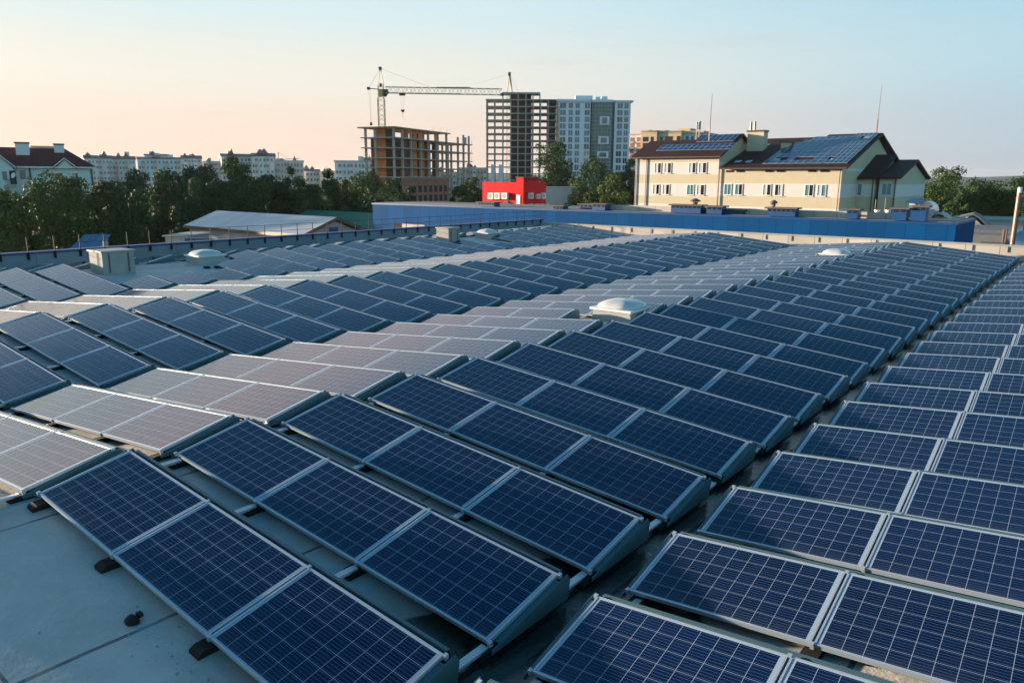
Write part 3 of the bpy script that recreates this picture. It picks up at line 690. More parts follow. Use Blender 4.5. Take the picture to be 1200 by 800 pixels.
wood(-80, 425, 300, 5, 150, 12., .6, 'dark wooded belt before the far flats'); wood(545, 760, 215, 4, 60, 10., .5, 'dark shrubbery between the red building and the towers'); wood(1060, 1330, 330, 6, 90, 11., .7, 'dark wooded belt below the blue hills')
wood(-60, 470, 112, 8, 260, 11.8, .36, 'dark undergrowth below the trees behind the railing', 'undergrowth', .06)

# ------------------------------------------------------------------ windows
def win_meshes(w, h, split=True, left='curtain', right='glass_dark', fr='white', fw=.07, dp=.06):
    key = (round(w, 2), round(h, 2), split, left, right, fr, fw)
    def mk():
        mb = MB()
        if split:
            mb.box(fw, w/2-fw/2, -.02, 0, fw, h-fw, 0).box(w/2+fw/2, w-fw, -.015, 0, fw, h-fw, 1)
        else: mb.box(fw, w-fw, -.02, 0, fw, h-fw, 0)
        a = mb.mesh('window', [M[left], M[right]])
        mb = MB().box(0, fw, -dp, 0, 0, h).box(w-fw, w, -dp, 0, 0, h).box(fw, w-fw, -dp, 0, 0, fw).box(fw, w-fw, -dp, 0, h-fw, h)
        if split: mb.box(w/2-fw/2, w/2+fw/2, -dp, 0, fw, h-fw)
        mb.box(-.06, w+.06, -dp-.1, 0, -.06, -.003)
        return a, mb.mesh('frame', [M[fr]])
    return cached(key, mk)
def window(parent, lx, ly, lz, w, h, rz=0., **k):
    a, f = win_meshes(w, h, **k); o = link('window', a, parent, (lx, ly-.003, lz), rz); link('frame', f, o); return o
def pane_only(parent, lx, ly, lz, w, h, m='glass_blue', rz=0., name='window'):
    me = cached(('pane', round(w, 2), round(h, 2), m), lambda: MB().box(0, w, -.05, 0, 0, h).mesh(name, [M[m]]))
    return link(name, me, parent, (lx, ly-.003, lz), rz)

# ------------------------------------------------------------------ yellow institutional building with solar roofs
Y = FR(0, 0, 0, p=Vector((-58.4, 103, 0)))
t = Y.thing('yellow_building', 'long ochre and pale pink building with brown roofs carrying solar panels', 'building')
xm, xe = Y.X(841.5), Y.X(986); D = 26.
def bands(xa, xb, y0, y1, seq, name='wall'):
    mb = MB()
    for z0, z1, mi in seq: mb.box(xa, xb, y0, y1, z0, z1, mi)
    return mb.build(name, [M['yellow'], M['pinkwhite'], M['trim_white'], M['parapet_beige']], t)
zl = [Y.Z(790, y) for y in (239.2, 230, 215, 204.6, 190.2)]; ztop = Y.Z(790, 184.4)
bands(0, xm, 0, 12, [(0, zl[0]-.6, 1), (zl[0]-.6, zl[0], 2), (zl[0], zl[1], 0), (zl[1], zl[2]-.12, 1), (zl[2]-.12, zl[2], 2), (zl[2], zl[3], 0), (zl[3], zl[4], 1), (zl[4], ztop, 0)])
zr_ = [Y.Z(910, y) for y in (243.2, 230.6, 215.4, 200)]; zre = Y.Z(910, 197.2)
bands(xm+.003, xe, .05, D, [(0, zr_[0]-.5, 1), (zr_[0]-.5, zr_[0], 2), (zr_[0], zr_[1], 0), (zr_[1], zr_[2]-.12, 1), (zr_[2]-.12, zr_[2], 2), (zr_[2], zr_[3], 0), (zr_[3], zre, 1)])
# roofs
zE, zR = ztop+.10, zre+.10
yr2, zr2 = Y.sd(872, 156.6, xm+.45); s_l = (zr2-zE)/(yr2+.55)
yr1 = 5.4; zr1 = zE+s_l*(yr1+.55); xs1 = Y.X(813, yr1)
rl = gable(-.6, xs1, -.55, zE, yr1, zr1, 2*yr1+1, zE-.2).build('roof', M['maroon'], t)
rl2 = gable(xs1+.003, xm+.45, -.55, zE, yr2, zr2, 2*yr2+1, zE).build('roof', M['maroon'], t)
gy, gz = Y.sd(1035, 155.8, xe+.75); s_r = (gz-zR)/(gy+.6)
ry, rz_ = Y.sd(890, 166, xm); ry1 = (ry+.6)*.98-.6; rz1 = zR+s_r*(ry1+.6); xs2 = Y.X(966, ry1+1)
gable(xm+.455, xs2, -.6, zR, ry1, rz1, D+4, zR+1.2).build('roof', M['maroon'], t)
gable(xs2+.003, xe+.75, -.6, zR, gy, gz, D+2.6, zR+1.1).build('roof', M['maroon'], t)
MB().prism([(.05, zre+.003), (gy, gz-.42), (D, zR+.9), (D, zre+.003)], 0, xe-.35, xe).build('gable_wall', M['yellow'], t)
MB().prism([(.05, ztop+.003), (yr2, zr2-.40), (2*yr2, ztop+.003)], 0, xm-.3, xm).build('gable_wall', M['yellow'], t)
for x, z1 in ((.12, zE-.2), (1.85, zE-.2), (xm+.15, zR-.2), (xe-.2, zR-.2)): MB().tube((x, -.1, .0), (x, -.1, z1), .065, n=8).build('downpipe', M['pipe'], t)
MB().box(-.6, xm+.45, -.70, -.555, zE-.22, zE-.06).build('gutter', M['pipe'], t); MB().box(xm+.46, xe+.75, -.75, -.605, zR-.22, zR-.06).build('gutter', M['pipe'], t)
MB().tube((xm+1.6, -.35, zR+.35), (xe, -.35, zR+.35), .03, n=5).build('snow_guard', M['post'], t)
# windows
wh, ww = 1.52, 1.06
for i, (a, rows) in enumerate((((187, 218), 2), ((232, 265), 2), ((347, 380), 2), ((393, 430), 2))):
    for r_, yb in ((0, 203.2), (1, 228.4)):
        x0 = Y.X(720+a[0]/4-(1 if r_ else 0)); lf = 'glass_teal' if (r_ and i == 2) else 'curtain'
        window(t, x0, 0, Y.Z(790, yb), Y.X(720+a[1]/4)-Y.X(720+a[0]/4), wh, left=lf, right=('glass_teal' if lf == 'glass_teal' else 'glass_dark'))
for i, a in enumerate(((517, 552), (568, 604), (700, 738), (755, 792), (897, 938), (955, 997))):
    lf, rt = (('glass_teal', 'glass_teal'), ('glass_teal', 'glass_dark'), ('curtain', 'glass_dark'), ('glass_dark', 'curtain'), ('glass_teal', 'glass_dark'), ('curtain', 'glass_teal'))[i]
    window(t, Y.X(720+a[0]/4), .05, Y.Z(910, 229.4), Y.X(720+a[1]/4)-Y.X(720+a[0]/4), wh, left=lf, right=rt)
for a in ((520, 555), (570, 605), (705, 742), (758, 795), (905, 943), (962, 1003)):
    pane_only(t, Y.X(720+a[0]/4), .05, Y.Z(910, 201.8), Y.X(720+a[1]/4)-Y.X(720+a[0]/4), .27, 'dark')
# annexes at the end gable
aY = 7.2
e1 = Y.f(1029.5, 208, aY); r1 = Y.sd(1051, 181, e1[0]); e2 = Y.f(1056, 207.6, aY+.3); r2 = Y.sd(1077, 187, e2[0])
def annex(xa, xb, y0, ze, yr, zr, sg):
    wz = Y.Z(1010, 216, y0); wz0 = Y.Z(1010, 230.6, y0)
    bands(xa, xb-.55, y0+.5, 2*yr-y0-.5, [(0, wz0, 0), (wz0, wz, 2), (wz, ze-.2, 0)])
    MB().prism([(y0+.5, ze-.197), (yr, zr-.42), (2*yr-y0-.5, ze-.197)], 0, xb-.9, xb-.55).build('gable_wall', M['yellow'], t)
    gable(xa, xb, y0, ze, yr, zr, 2*yr-y0, ze).build('roof', M['maroon'], t)
    MB().tube((xb-.7, y0+.38, 0), (xb-.7, y0+.38, ze-.2), .07, n=8).build('downpipe', M['pipe'], t)
annex(xe+.003, e1[0], aY, e1[1], r1[0], r1[1], 0); annex(e1[0]+.003, e2[0], aY+.3, e2[1], r2[0], r2[1], 1)
window(t, Y.X(1001, aY+.5), aY+.5, Y.Z(1005, 229.2, aY+.5), 1.15, 1.6, left='curtain', right='glass_teal')
window(t, Y.X(1034.5, aY+.8), aY+.8, Y.Z(1040, 229, aY+.8), 1.25, 1.6, left='glass_teal', right='glass_teal')
def roof_pt(x, y, z0, s_, y0, off):
    """where the sight line meets the tilted roof sheet"""
    r = ray(x, y); nrm = Vector((0, -s_, 1)).normalized(); p0 = Vector((Y.o.x, Y.o.y+y0, z0)) + nrm*off
    k = (p0-EYE).dot(nrm)/r.dot(nrm); q = EYE+r*k-Y.o; return q
# chimneys, skylights
def chimney(x0, x1, yt, yb, ly, flues=()):
    a, b_ = Y.X(x0, ly), Y.X(x1, ly); zt, zb = Y.Z((x0+x1)/2, yt, ly), Y.Z((x0+x1)/2, yb, ly)
    o = MB().box(a, b_, ly, ly+1.6, zb-1.5, zt-.22).build('chimney', M['yellow'], t)
    MB().box(a-.12, b_+.12, ly-.12, ly+1.72, zt-.217, zt).build('cap', M['pipe'], o)
    for fx, fy in flues: MB().tube((Y.X(fx, ly+.8), ly+.8, zt), (Y.X(fx, ly+.8), ly+.8, Y.Z(fx, fy, ly)), .16, n=8).build('flue', M['flue'], o)
chimney(872.5, 891.5, 152.8, 176, 7.4, ((876, 142.5), (880.5, 142)))
chimney(912, 920.5, 165.5, 175, roof_pt(916, 174, zR, s_r, -.6, 0).y)
def roof_window(x0, x1, y0_, y1_, zz, s_, yy):
    a = roof_pt(x0, y1_, zz, s_, yy, .02); b_ = roof_pt(x1, y1_, zz, s_, yy, .02); L = .95
    al = math.atan(s_); mb = MB(lambda x, y, z: (x, y*math.cos(al)-z*math.sin(al), y*math.sin(al)+z*math.cos(al)))
    o = mb.box(0, b_.x-a.x, 0, L, 0, .05).build('roof_window', M['white'], t); o.location = (a.x, a.y, a.z)
    mb = MB(mb.xf).box(.08, b_.x-a.x-.08, .08, L-.08, .053, .07); mb.build('pane', M['curtain'], o)
for a in ((860, 866.5), (873, 879)): roof_window(*a, 187, 190.5, zR, s_r, -.6)
for a in ((893, 900), (931, 939)): roof_window(*a, 168.5, 171, zR, s_r, -.6)
for a in ((905, 912), (921, 927), (953, 961), (972, 979)): roof_window(*a, 185, 188.5, zR, s_r, -.6)
for a in ((998, 1004), (1011, 1018)): roof_window(*a, 160.5, 162.8, zR, s_r, -.6)
# roof solar fields
def roof_field(label, xa, xb, y_lo, y_hi, z0, s_, y0, nx, ny, skip=(), shift=0.):
    al = math.atan(s_); ca, sa = math.cos(al), math.sin(al)
    t2 = thing('roof_solar_field', label, 'solar panels', (Y.o.x+xa, Y.o.y+y_lo, z0+s_*(y_lo-y0)), 0, 'solar fields on the yellow building'); t2.rotation_euler = (al, 0, 0)
    pw = (xb-xa)/nx; ph = (y_hi-y_lo)/ca/ny
    def mk():
        mb = MB().box(.03, pw-.03, .03, ph-.03, .10, .135); me = mb.mesh('solar_panel', [M['cells_plain']]); uv = me.uv_layers.new(name='cells')
        for l in me.loops:
            c = me.vertices[l.vertex_index].co; uv.data[l.index].uv = ((c.x-.05)/(pw-.1)*6, (c.y-.05)/(ph-.1)*10)
        return me, MB().box(.0, .03, .0, ph, .09, .14).box(pw-.03, pw, 0, ph, .09, .14).box(.03, pw-.03, 0, .03, .09, .14).box(.03, pw-.03, ph-.03, ph, .09, .14).mesh('frame', [M['alu']])
    gm, fm = mk()
    for j in range(ny):
        for i in range(nx):
            if (i, j) in skip: continue
            p = link('solar_panel', gm, t2, (i*pw+shift*j, j*ph, 0)); link('frame', fm, p)
xa, xb = Y.X(770, 2), Y.X(858, 2.5)
lo = roof_pt(800, 176, zE, s_l, -.55, .1).y; hi = roof_pt(800, 169.4, zE, s_l, -.55, .1).y
roof_field('lower long band of blue panels on the left wing roof', xa, xb, lo, min(hi, yr1-.1), zE, s_l, -.55, 14, 2)
lo2 = roof_pt(850, 165.5, zE, s_l, -.55, .1).y; hi2 = min(roof_pt(850, 157.5, zE, s_l, -.55, .1).y, yr2-.1)
roof_field('upper short band of blue panels at the left wing ridge', Y.X(823, 7), Y.X(868, 8), max(lo2, lo+ (min(hi, yr1-.1)-lo)+.35), hi2, zE, s_l, -.55, 7, 1)
lo = roof_pt(950, 191.5, zR, s_r, -.6, .1).y
roof_field('large field of blue panels covering the right wing roof', Y.X(892, lo), Y.X(1016, lo)-5.6, lo, ry1-.25, zR, s_r, -.6, 9, 9,
           skip={(0, 7), (0, 8), (1, 8), (0, 6), (1, 7), (2, 8), (1, 1), (2, 1), (4, 1), (5, 1), (6, 1)})
roof_field('tall field of blue panels by the end gable of the right wing', Y.X(1016, lo)-5.5, xe+.3, lo, gy-.3, zR, s_r, -.6, 5, 10,
           skip={(2, 8), (3, 8), (0, 1)})
def mast(name, label, cat, x, y0, y1, d, r=.05, group=None):
    a, b_ = at(x, y1, d), at(x, y0, d); k = b_.z-a.z
    tt = thing(name, label, cat, a, 0, group)
    MB().tube((0, 0, 0), (0, 0, k*.3), r*1.8, n=6).build('base_tube', M['flue'], tt); MB().tube((0, 0, k*.3), (.012*k, 0, k), r, r*.5, n=5).build('whip', M['flue'], tt)
mast('antenna_mast', 'thin whip mast on the left wing of the yellow building', 'antenna', 831, 110, 165, 112, .055, 'whip masts on the yellow building')
mast('antenna_mast', 'tall whip mast at the end gable of the yellow building', 'antenna', 1027, 100, 157, 112, .055, 'whip masts on the yellow building')

# ------------------------------------------------------------------ red building with outdoor units
A = FR(0, 0, 0, p=Vector((-73.5, 85, 0)))
t = A.thing('red_building', 'bright red clad building with outdoor cooling units above the blue hall', 'building')
xr = A.X(613.5); zt = A.Z(590, 213.6); zt2 = A.Z(620, 207.2)
MB().box(0, xr, 0, 5.4, 0, zt).build('wall', M['red'], t)
o = MB().box(xr-.05-1.2, xr+.02, -.02, 3.6, zt+.003, zt2-.12).build('parapet_tower', M['red'], t)
MB().box(xr-1.4, xr+.14, -.14, 3.75, zt2-.117, zt2).build('lid', M['lid'], o)
for k in range(5): MB().box(xr+.021, xr+.04, .4+.62*k, .7+.62*k, zt2-.5, zt2-.2).build('slot', M['dark'], o)
MB().box(A.X(605.5), A.X(610), -.06, -.003, A.Z(608, 243.5), A.Z(608, 228.4)).build('door', M['white'], t)
def cooling_unit(x, y, z, rz, label, s_=1.):
    tt = thing('air_conditioner', label, 'air conditioner', (x, y, z), rz, 'cooling units on the red building')
    MB().box(0, 1.0*s_, -.38, -.01, 0, .92*s_).build('casing', M['white'], tt, bevel=.02)
    MB().prism([(.40*s_+.33*s_*math.cos(q), .46*s_+.33*s_*math.sin(q)) for q in (2*math.pi*i/16 for i in range(16))], 1, -.40, -.383).build('fan_grille', M['curb'], tt)
for n_, x in zip(('left', 'middle', 'right'), (573.2, 581, 589.6)): lx, lz = A.f(x, 233.4); cooling_unit(A.o.x+lx, 85, lz, 0, '%s of three large cooling units on the lit red wall' % {'left': 'leftmost', 'middle': 'middle', 'right': 'rightmost'}[n_])
for k, x in enumerate((618.4, 627.3, 633)): ly, lz = A.sd(x, 233, xr); cooling_unit(A.o.x+xr, 85+ly, lz, R(90), '%s cooling unit in the upper trio on the shaded red wall' % ('nearest', 'middle', 'farthest')[k], .9 if k != 1 else .72)
for k, x in enumerate((619, 626, 632, 638)): ly, lz = A.sd(x, 244.4, xr); cooling_unit(A.o.x+xr, 85+ly, lz, R(90), '%s cooling unit in the lower row on the shaded red wall' % ('first', 'second', 'third', 'fourth')[k], .72)
C_ = A.X(595, -3); zb = A.Z(595, 244, -3); za = A.Z(595, 234, -3)
tt = thing('pyramid_roof_kiosk', 'small red brown pyramid roof standing before the red building', 'kiosk', (A.o.x+C_, 82, 0))
r_ = 1.35
mb = MB().add([(-r_, -r_, zb), (r_, -r_, zb), (r_, r_, zb), (-r_, r_, zb), (0, 0, za)], [(0, 1, 4), (1, 2, 4), (2, 3, 4), (3, 0, 4), (3, 2, 1, 0)]); mb.build('roof', M['hiproof'], tt)
MB().box(-r_+.2, r_-.2, -r_+.2, r_-.2, 0, zb-.003).build('wall', M['far_pink'], tt)
Wf = FR(638, 152)
tt = Wf.thing('white_building', 'plain pale building with a blank wall right of the red one', 'building')
MB().box(0, Wf.X(680), 0, 9, 0, Wf.Z(660, 220.4)).build('wall', M['far_grey'], tt); MB().box(-.1, Wf.X(680)+.1, -.1, 9.1, Wf.Z(660, 220.4)+.003, Wf.Z(660, 219.4)).build('coping', M['curb'], tt)
MB().box(Wf.X(678), Wf.X(683), .5, 1.5, Wf.Z(680, 219.4)-1.2, Wf.Z(680, 219)+.1).build('chimney', M['far_pink'], tt)

# ------------------------------------------------------------------ skeleton tower and finished tower
K = FR(569.5, 322); t = K.thing('skeleton_tower', 'tall unfinished concrete frame tower with open floors and dark core', 'building')
k1 = K.X(652); zt = K.Z(600, 116.2); nf = 15; fh = (zt)/nf*1.0; fh = (K.Z(600, 116.2)-K.Z(600, 209))/ (93/7.9)
z = zt; lv = []
while z > 1: lv.append(z); z -= fh
for i, z in enumerate(lv): MB().box(0, k1, 0, 13, z-.34, z).build('floor_slab', M['concrete_raw'], t)
cols = [0.15, K.X(578.8), K.X(588.4), K.X(597.6), K.X(606), K.X(615), K.X(623.5), K.X(632), K.X(641), k1-.5]
cm = MB().box(0, .45, 0, .45, 0, lv[0]-.345).mesh('column', [M['concrete_raw']])
for x in cols:
    for y in (.06, 12.4): link('column', cm, t, (x, y, 0))
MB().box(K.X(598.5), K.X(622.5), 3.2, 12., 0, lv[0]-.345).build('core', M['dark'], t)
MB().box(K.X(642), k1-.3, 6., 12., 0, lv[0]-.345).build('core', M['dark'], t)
for a, b_ in ((575.5, 579.5), (584.5, 589.5)): MB().box(K.X(a), K.X(b_), -.4, -.003, 0, K.Z(580, 193)).build('pier', M['tower_white'], t)
o = MB().box(K.X(588), K.X(632), 1, 9, K.Z(600, 109.6), K.Z(600, 107.8)).build('roof_slab', M['concrete_raw'], t)
for x in (588.4, 597, 606, 615, 623, 631): MB().box(K.X(x), K.X(x)+.5, 1.1, 1.6, zt+.003, K.Z(600, 109.6)-.003).build('column', M['concrete_raw'], o)
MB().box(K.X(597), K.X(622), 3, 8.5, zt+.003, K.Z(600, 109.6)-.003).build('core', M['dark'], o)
F_ = FR(653, 318); t = F_.thing('apartment_tower', 'tall white apartment tower with a rounded green glass bay', 'building')
f1 = F_.X(736); zt = F_.Z(690, 119.5); b0, b1 = F_.X(690), F_.X(718)
MB().box(0, b0-.003, 0, 14, 0, zt).box(b1+.003, f1, 0, 14, 0, zt).build('wall', M['tower_white'], t)
MB().box(-.02, .55, -.04, -.003, 0, zt-2).build('edge_strip', M['tower_yellow'], t); MB().box(f1+.003, f1+.05, 0, 14, 0, zt-2).build('end_wall', M['tower_yellow'], t)
MB().box(-.5, b0-.1, -.7, 14.5, zt+.003, F_.Z(690, 116.6)).box(b1+.1, f1+1, -.7, 14.5, zt+.003, F_.Z(690, 117.6)).build('cornice', M['tower_white'], t)
cx = (b0+b1)/2; rr = (b1-b0)/2; bp = [(cx-rr*math.cos(q), 2-(rr*.62)*math.sin(q)) for q in (math.pi*i/16 for i in range(17))]
MB().prism(bp + [(b1, 10), (b0, 10)], 2, 0, F_.Z(700, 120)).build('glazed_bay', M['bay_glass'], t)
bp2 = [(cx-(rr+.3)*math.cos(q), 2-(rr*.62+.4)*math.sin(q)) for q in (math.pi*i/16 for i in range(17))]
MB().prism(bp2 + [(b1+.3, 10), (b0-.3, 10)], 2, F_.Z(700, 120)+.003, F_.Z(700, 117)).build('bay_cornice', M['tower_white'], t)
for x0, x1, y0, y1 in ((701, 712, 136.5, 146.5), (700, 712, 160, 169), (699, 712, 177.5, 185.5)):
    ly = 2-rr*.62-.25; a, b_, z0, z1 = F_.X(x0, ly), F_.X(x1, ly), F_.Z(705, y1, ly), F_.Z(705, y0, ly)
    o = MB().box(a, b_, ly-.25, ly+1.2, z0, z1).build('balcony_frame', M['tower_white'], t); MB().box(a+.9, b_-.9, ly-.30, ly-.253, z0+.5, z1-.5).build('pane', M['glass_blue'], o)
for x0, x1, yt in ((672.5, 692, 112.2), (696, 701, 113.5), (703, 709, 113)): MB().box(F_.X(x0, 5), F_.X(x1, 5), 5, 9, F_.Z(680, 116.4, 5), F_.Z(680, yt, 5)).build('roof_housing', M['tower_white'], t)
fy = [124.2, 132.2, 140.1, 148, 156, 164, 172, 180, 188, 196.5, 204]
for c0, c1 in ((655, 661.5), (665, 669.6), (672.8, 677.6), (683.5, 689), (721, 726.8), (729, 733.6)):
    for i, y in enumerate(fy): pane_only(t, F_.X(c0), 0, F_.Z(660, y+2.9), F_.X(c1)-F_.X(c0), 2.05, 'glass_blue' if (i*7+int(c0)) % 5 else 'glass_dark')
for c in (658.2, 667.3, 675.2, 686.2, 724, 731.3): MB().box(F_.X(c)-.07, F_.X(c)+.07, -.09, -.056, F_.Z(660, 207), F_.Z(660, 122)).build('mullion', M['tower_white'], t)

# ------------------------------------------------------------------ yellow flats between tower and the ochre building
H_ = FR(734, 236, 4); t = H_.thing('yellow_flats', 'yellow and white flats with loggias behind the ochre building roof', 'building')
segs = [(736, 752, 157.5, 0, 'pinkwhite', 0), (752, 770, 154.5, -1.5, 'tower_yellow', 1), (770, 776, 157, 0, 'far_teal', 2), (776, 797, 155.5, -.8, 'tower_yellow', 1), (797, 822, 158, 1, 'far_teal', 2)]
for a, b_, y, ly, m, k in segs:
    MB().box(H_.X(a)+.003, H_.X(b_), ly, 12, 0, H_.Z(770, y)).build('wall', M[m], t)
    MB().box(H_.X(a)-.1, H_.X(b_)+.1, ly-.25, 12, H_.Z(770, y)+.003, H_.Z(770, y)+.35).build('cornice', M['far_pink'], t)
for a, b_, y in ((742, 752, 150.6), (746, 771, 151.6), (778, 786, 152.6), (786, 800, 150.6), (800, 816, 154)): MB().box(H_.X(a)+.004, H_.X(b_), 4, 9, H_.Z(770, 157)+.3, H_.Z(770, y)).build('roof_housing', M['tower_yellow'], t)
for i in range(5):
    y = 162+7.0*i
    for a, b_, ly, m in ((737, 741.5, 0, 'brick2'), (744.5, 749, 0, 'brick2'), (754, 760, -1.5, 'glass_dark'), (763, 766, -1.5, 'glass_dark'), (771.5, 775, 0, 'glass_dark'), (778.5, 787, -.8, 'glass_dark'), (792, 796, -.8, 'glass_dark'), (800, 803, 1, 'glass_dark'), (806, 809, 1, 'glass_dark')):
        pane_only(t, H_.X(a), ly, H_.Z(770, y+4), H_.X(b_)-H_.X(a), 1.35, m)
        if m == 'brick2' and i < 4: MB().box(H_.X(a)-.1, H_.X(b_)+.1, ly-.5, ly-.06, H_.Z(770, y+5.2), H_.Z(770, y+3.0)).build('balcony', M['far_pink'], t)
for i, (x, yt) in enumerate(((816.2, 143), (819.5, 142.2))):
    p = at(x, 157, 150); tt = thing('phone_mast', ('slim left', 'thicker right')[i]+' phone mast tube behind the left wing roof', 'phone mast', p, 0, 'phone mast tubes'); k = at(x, yt, 150).z-p.z
    MB().tube((0, 0, -4), (0, 0, k*.35), .10, n=6).build('pole', M['flue'], tt); MB().tube((0, 0, k*.35), (0, 0, k), .16 if i == 0 else .24, n=8).build('antenna_panel', M['curb'], tt)

# ------------------------------------------------------------------ concrete and brick frame building with the crane
ang = math.degrees(-YAW) + math.degrees(math.atan2(34, 13.7)); Q = FR(463, 240, ang)
t = Q.thing('frame_building', 'unfinished concrete frame building with orange brick walls and bare slabs', 'building')
qL = 36.6; qE = 56.; qW = 10.8
za = Q.Z(463, 148.4); lv = [Q.Z(463, y) for y in (160.6, 172.6, 184.4, 195.6, 207)]
# slabs (x along the long side, y = away to the left)
MB().box(-.9, qL+.5, -.9, qW+1.8, za-.35, za).build('roof_formwork', M['ochre_slab'], t)
for i, z in enumerate(lv): MB().box(-.7, qE if i < 5 else qL, -.7, qW+(.9 if i < 4 else -.5), z-.3, z).build('floor_slab', M['concrete_raw'], t)
zz = [za] + lv + [0.]
for i in range(6):
    z1, z0 = zz[i]-.353 if i else za-.353, zz[i+1]+.003 if i < 5 else 0
    hgt_ = z1-z0
    cm = MB().box(0, .62, 0, .62, 0, hgt_).mesh('column', [M['concrete_raw']])
    for x in (0, 5.2, 10.6, 17., 22.4, 28.2, 35.9): link('column', cm, t, (x, 0, z0))
    for y in (6.6, 10.1): link('column', cm, t, (0, y, z0))
    for x in (12., 24., 35.9): link('column', cm, t, (x, 10.1, z0))
    if i > 0:
        for x in (40., 45.5, 50.2, 54.8): link('column', cm, t, (x, .2, z0)); link('column', cm, t, (x, 9., z0))
    elif i == 0:
        for x, h2 in ((45.5, 2.2), (50.2, 3.2), (52., 2.4), (54.8, 3.0)): MB().box(x, x+.6, .2, .8, lv[0]+.003, lv[0]+h2).build('column', M['concrete_raw'], t)
    # brick walls standing between slabs
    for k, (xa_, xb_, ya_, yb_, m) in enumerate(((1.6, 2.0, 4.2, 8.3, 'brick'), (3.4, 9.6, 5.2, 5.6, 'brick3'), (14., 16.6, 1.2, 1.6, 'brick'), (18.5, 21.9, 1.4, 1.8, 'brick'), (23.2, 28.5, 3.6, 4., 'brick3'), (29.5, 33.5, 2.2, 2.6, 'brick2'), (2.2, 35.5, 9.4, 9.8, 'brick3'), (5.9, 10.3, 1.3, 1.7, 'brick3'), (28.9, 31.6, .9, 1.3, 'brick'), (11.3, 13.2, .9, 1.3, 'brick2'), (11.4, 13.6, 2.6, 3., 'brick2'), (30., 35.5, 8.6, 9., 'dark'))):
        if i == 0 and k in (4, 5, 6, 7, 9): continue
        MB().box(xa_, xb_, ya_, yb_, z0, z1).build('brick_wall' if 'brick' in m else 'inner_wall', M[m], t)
o = MB().box(4., qL, -.35, -.003, 0, lv[4]-.303).build('ground_wall', M['brick2'], t)
for r_, y in ((0, 221), (1, 232)):
    z = Q.Z(495, y)-1.2
    for k in range(7): MB().box(10.5+3.7*k, 12.6+3.7*k, -.40, -.353, z, z+2.1).build('window_opening', M['dark'], o)
# guard posts on the edges
for i, (x, y) in enumerate(((25., -.5), (30., -.5), (35., -.5))): MB().tube((x, y, za), (x, y, za+1.1), .05, n=4).build('guard_post', M['crane_grey'], t)
for i, z in enumerate(lv[:3]): MB().tube((qE-.2, -.4, z), (qE-.2, -.4, z+1.6), .06, n=4).build('guard_post', M['crane_grey'], t)

def lattice(mb, p, q, w, n, r=.07):
    p, q = Vector(p), Vector(q); d = (q-p); a = Vector((0, 1, 0)) if abs(d.normalized().z) < .5 else Vector((1, 0, 0)); b_ = d.cross(a).normalized(); a = b_.cross(d).normalized()
    cor = [(a+b_)*w/2, (a-b_)*w/2, (-a-b_)*w/2, (b_-a)*w/2]
    for c in cor: mb.tube(p+c, q+c, r*1.3, n=4)
    for k in range(n):
        s0, s1 = p+d*(k/n), p+d*((k+1)/n)
        for i in range(4):
            c0, c1 = cor[i], cor[(i+1) % 4]; mb.tube(s0+(c0 if (k+i) % 2 else c1), s1+(c1 if (k+i) % 2 else c0), r*.8, n=4)
    return mb
G = FR(449.5, 262); t = G.thing('tower_crane', 'lattice tower crane with a long jib over the brick frame building', 'crane')
zj = G.Z(450, 105); zc = G.Z(450, 115); zp = G.Z(449, 80.5); xt = G.X(588)
lattice(MB(), (0, 0, 0), (0, 0, zc), 2.1, 26, .10).build('mast', M['crane_grey'], t)
lattice(MB(), (0, 0, zc), (0, 0, G.Z(450, 100)), 1.7, 4).tube((-.8, 0, G.Z(450, 100)), (-.1, 0, zp), .13, n=5).tube((1., 0, G.Z(450, 100)), (.1, 0, zp), .13, n=5).build('apex', M['crane_grey'], t)
MB().box(-.45, .45, -.5, .5, zp-.4, zp+.5).build('head_sheave', M['black'], t)
lattice(MB(), (1.6, 0, zj-.15), (xt, 0, G.Z(588, 108.0)), 1.9, 30, .085).build('jib', M['crane_grey'], t)
MB().tube((2.5, 0, zj-1.1), (xt*.66, 0, zj-1.35), .16, n=5).build('jib_rail', M['black'], t)
MB().box(xt*.46, xt*.74, -.5, .5, zj+.55, zj+.85).build('jib_joint', M['crane_grey'], t)
MB().box(-.7, .55, -1.2, -.3, G.Z(450, 114), G.Z(450, 104.8)).build('cab', M['crane_yellow'], t, bevel=.08)
MB().prism([(.6, G.Z(450, 113)), (1.6, G.Z(450, 113.4)), (2.4, G.Z(450, 109)), (2.4, G.Z(450, 105)), (.6, G.Z(450, 105))], 1, -.8, .8).build('winch_house', M['black'], t)
MB().box(-.35, .35, -.4, .4, G.Z(450, 102), G.Z(450, 98)).build('slewing_gear', M['black'], t)
xc = G.X(435.6); zcj = G.Z(436, 103.8)
MB().tube((0, 0, zj), (xc, 0, zcj), .14, n=5).tube((0, .5, zj), (xc, .2, zcj), .10, n=5).build('counter_jib', M['black'], t)
MB().box(xc-.5, xc+.4, -.5, .5, zcj-.4, zcj+.4).build('counter_sheave', M['black'], t)
for dx in (-.1, .55): MB().tube((xc+dx, 0, zcj), (xc+.45, 0, G.Z(436, 144)), .035, n=4).build('counter_rope', M['crane_grey'], t)
MB().box(xc+.1, xc+.8, -.35, .35, G.Z(436, 147), G.Z(436, 143.6)).build('counterweight', M['black'], t)
MB().tube((0, 0, zp), (xc, 0, zcj), .04, n=4).build('tie_rope', M['crane_grey'], t); MB().tube((0, 0, zp), (xt*.42, 0, zj+.6), .04, n=4).build('tie_rope', M['crane_grey'], t)
xh = G.X(474); o = MB().box(xh-1., xh+.9, -.6, .6, zj-1.9, zj-1.25).build('trolley', M['black'], t)
zh = G.Z(474, 130.5)
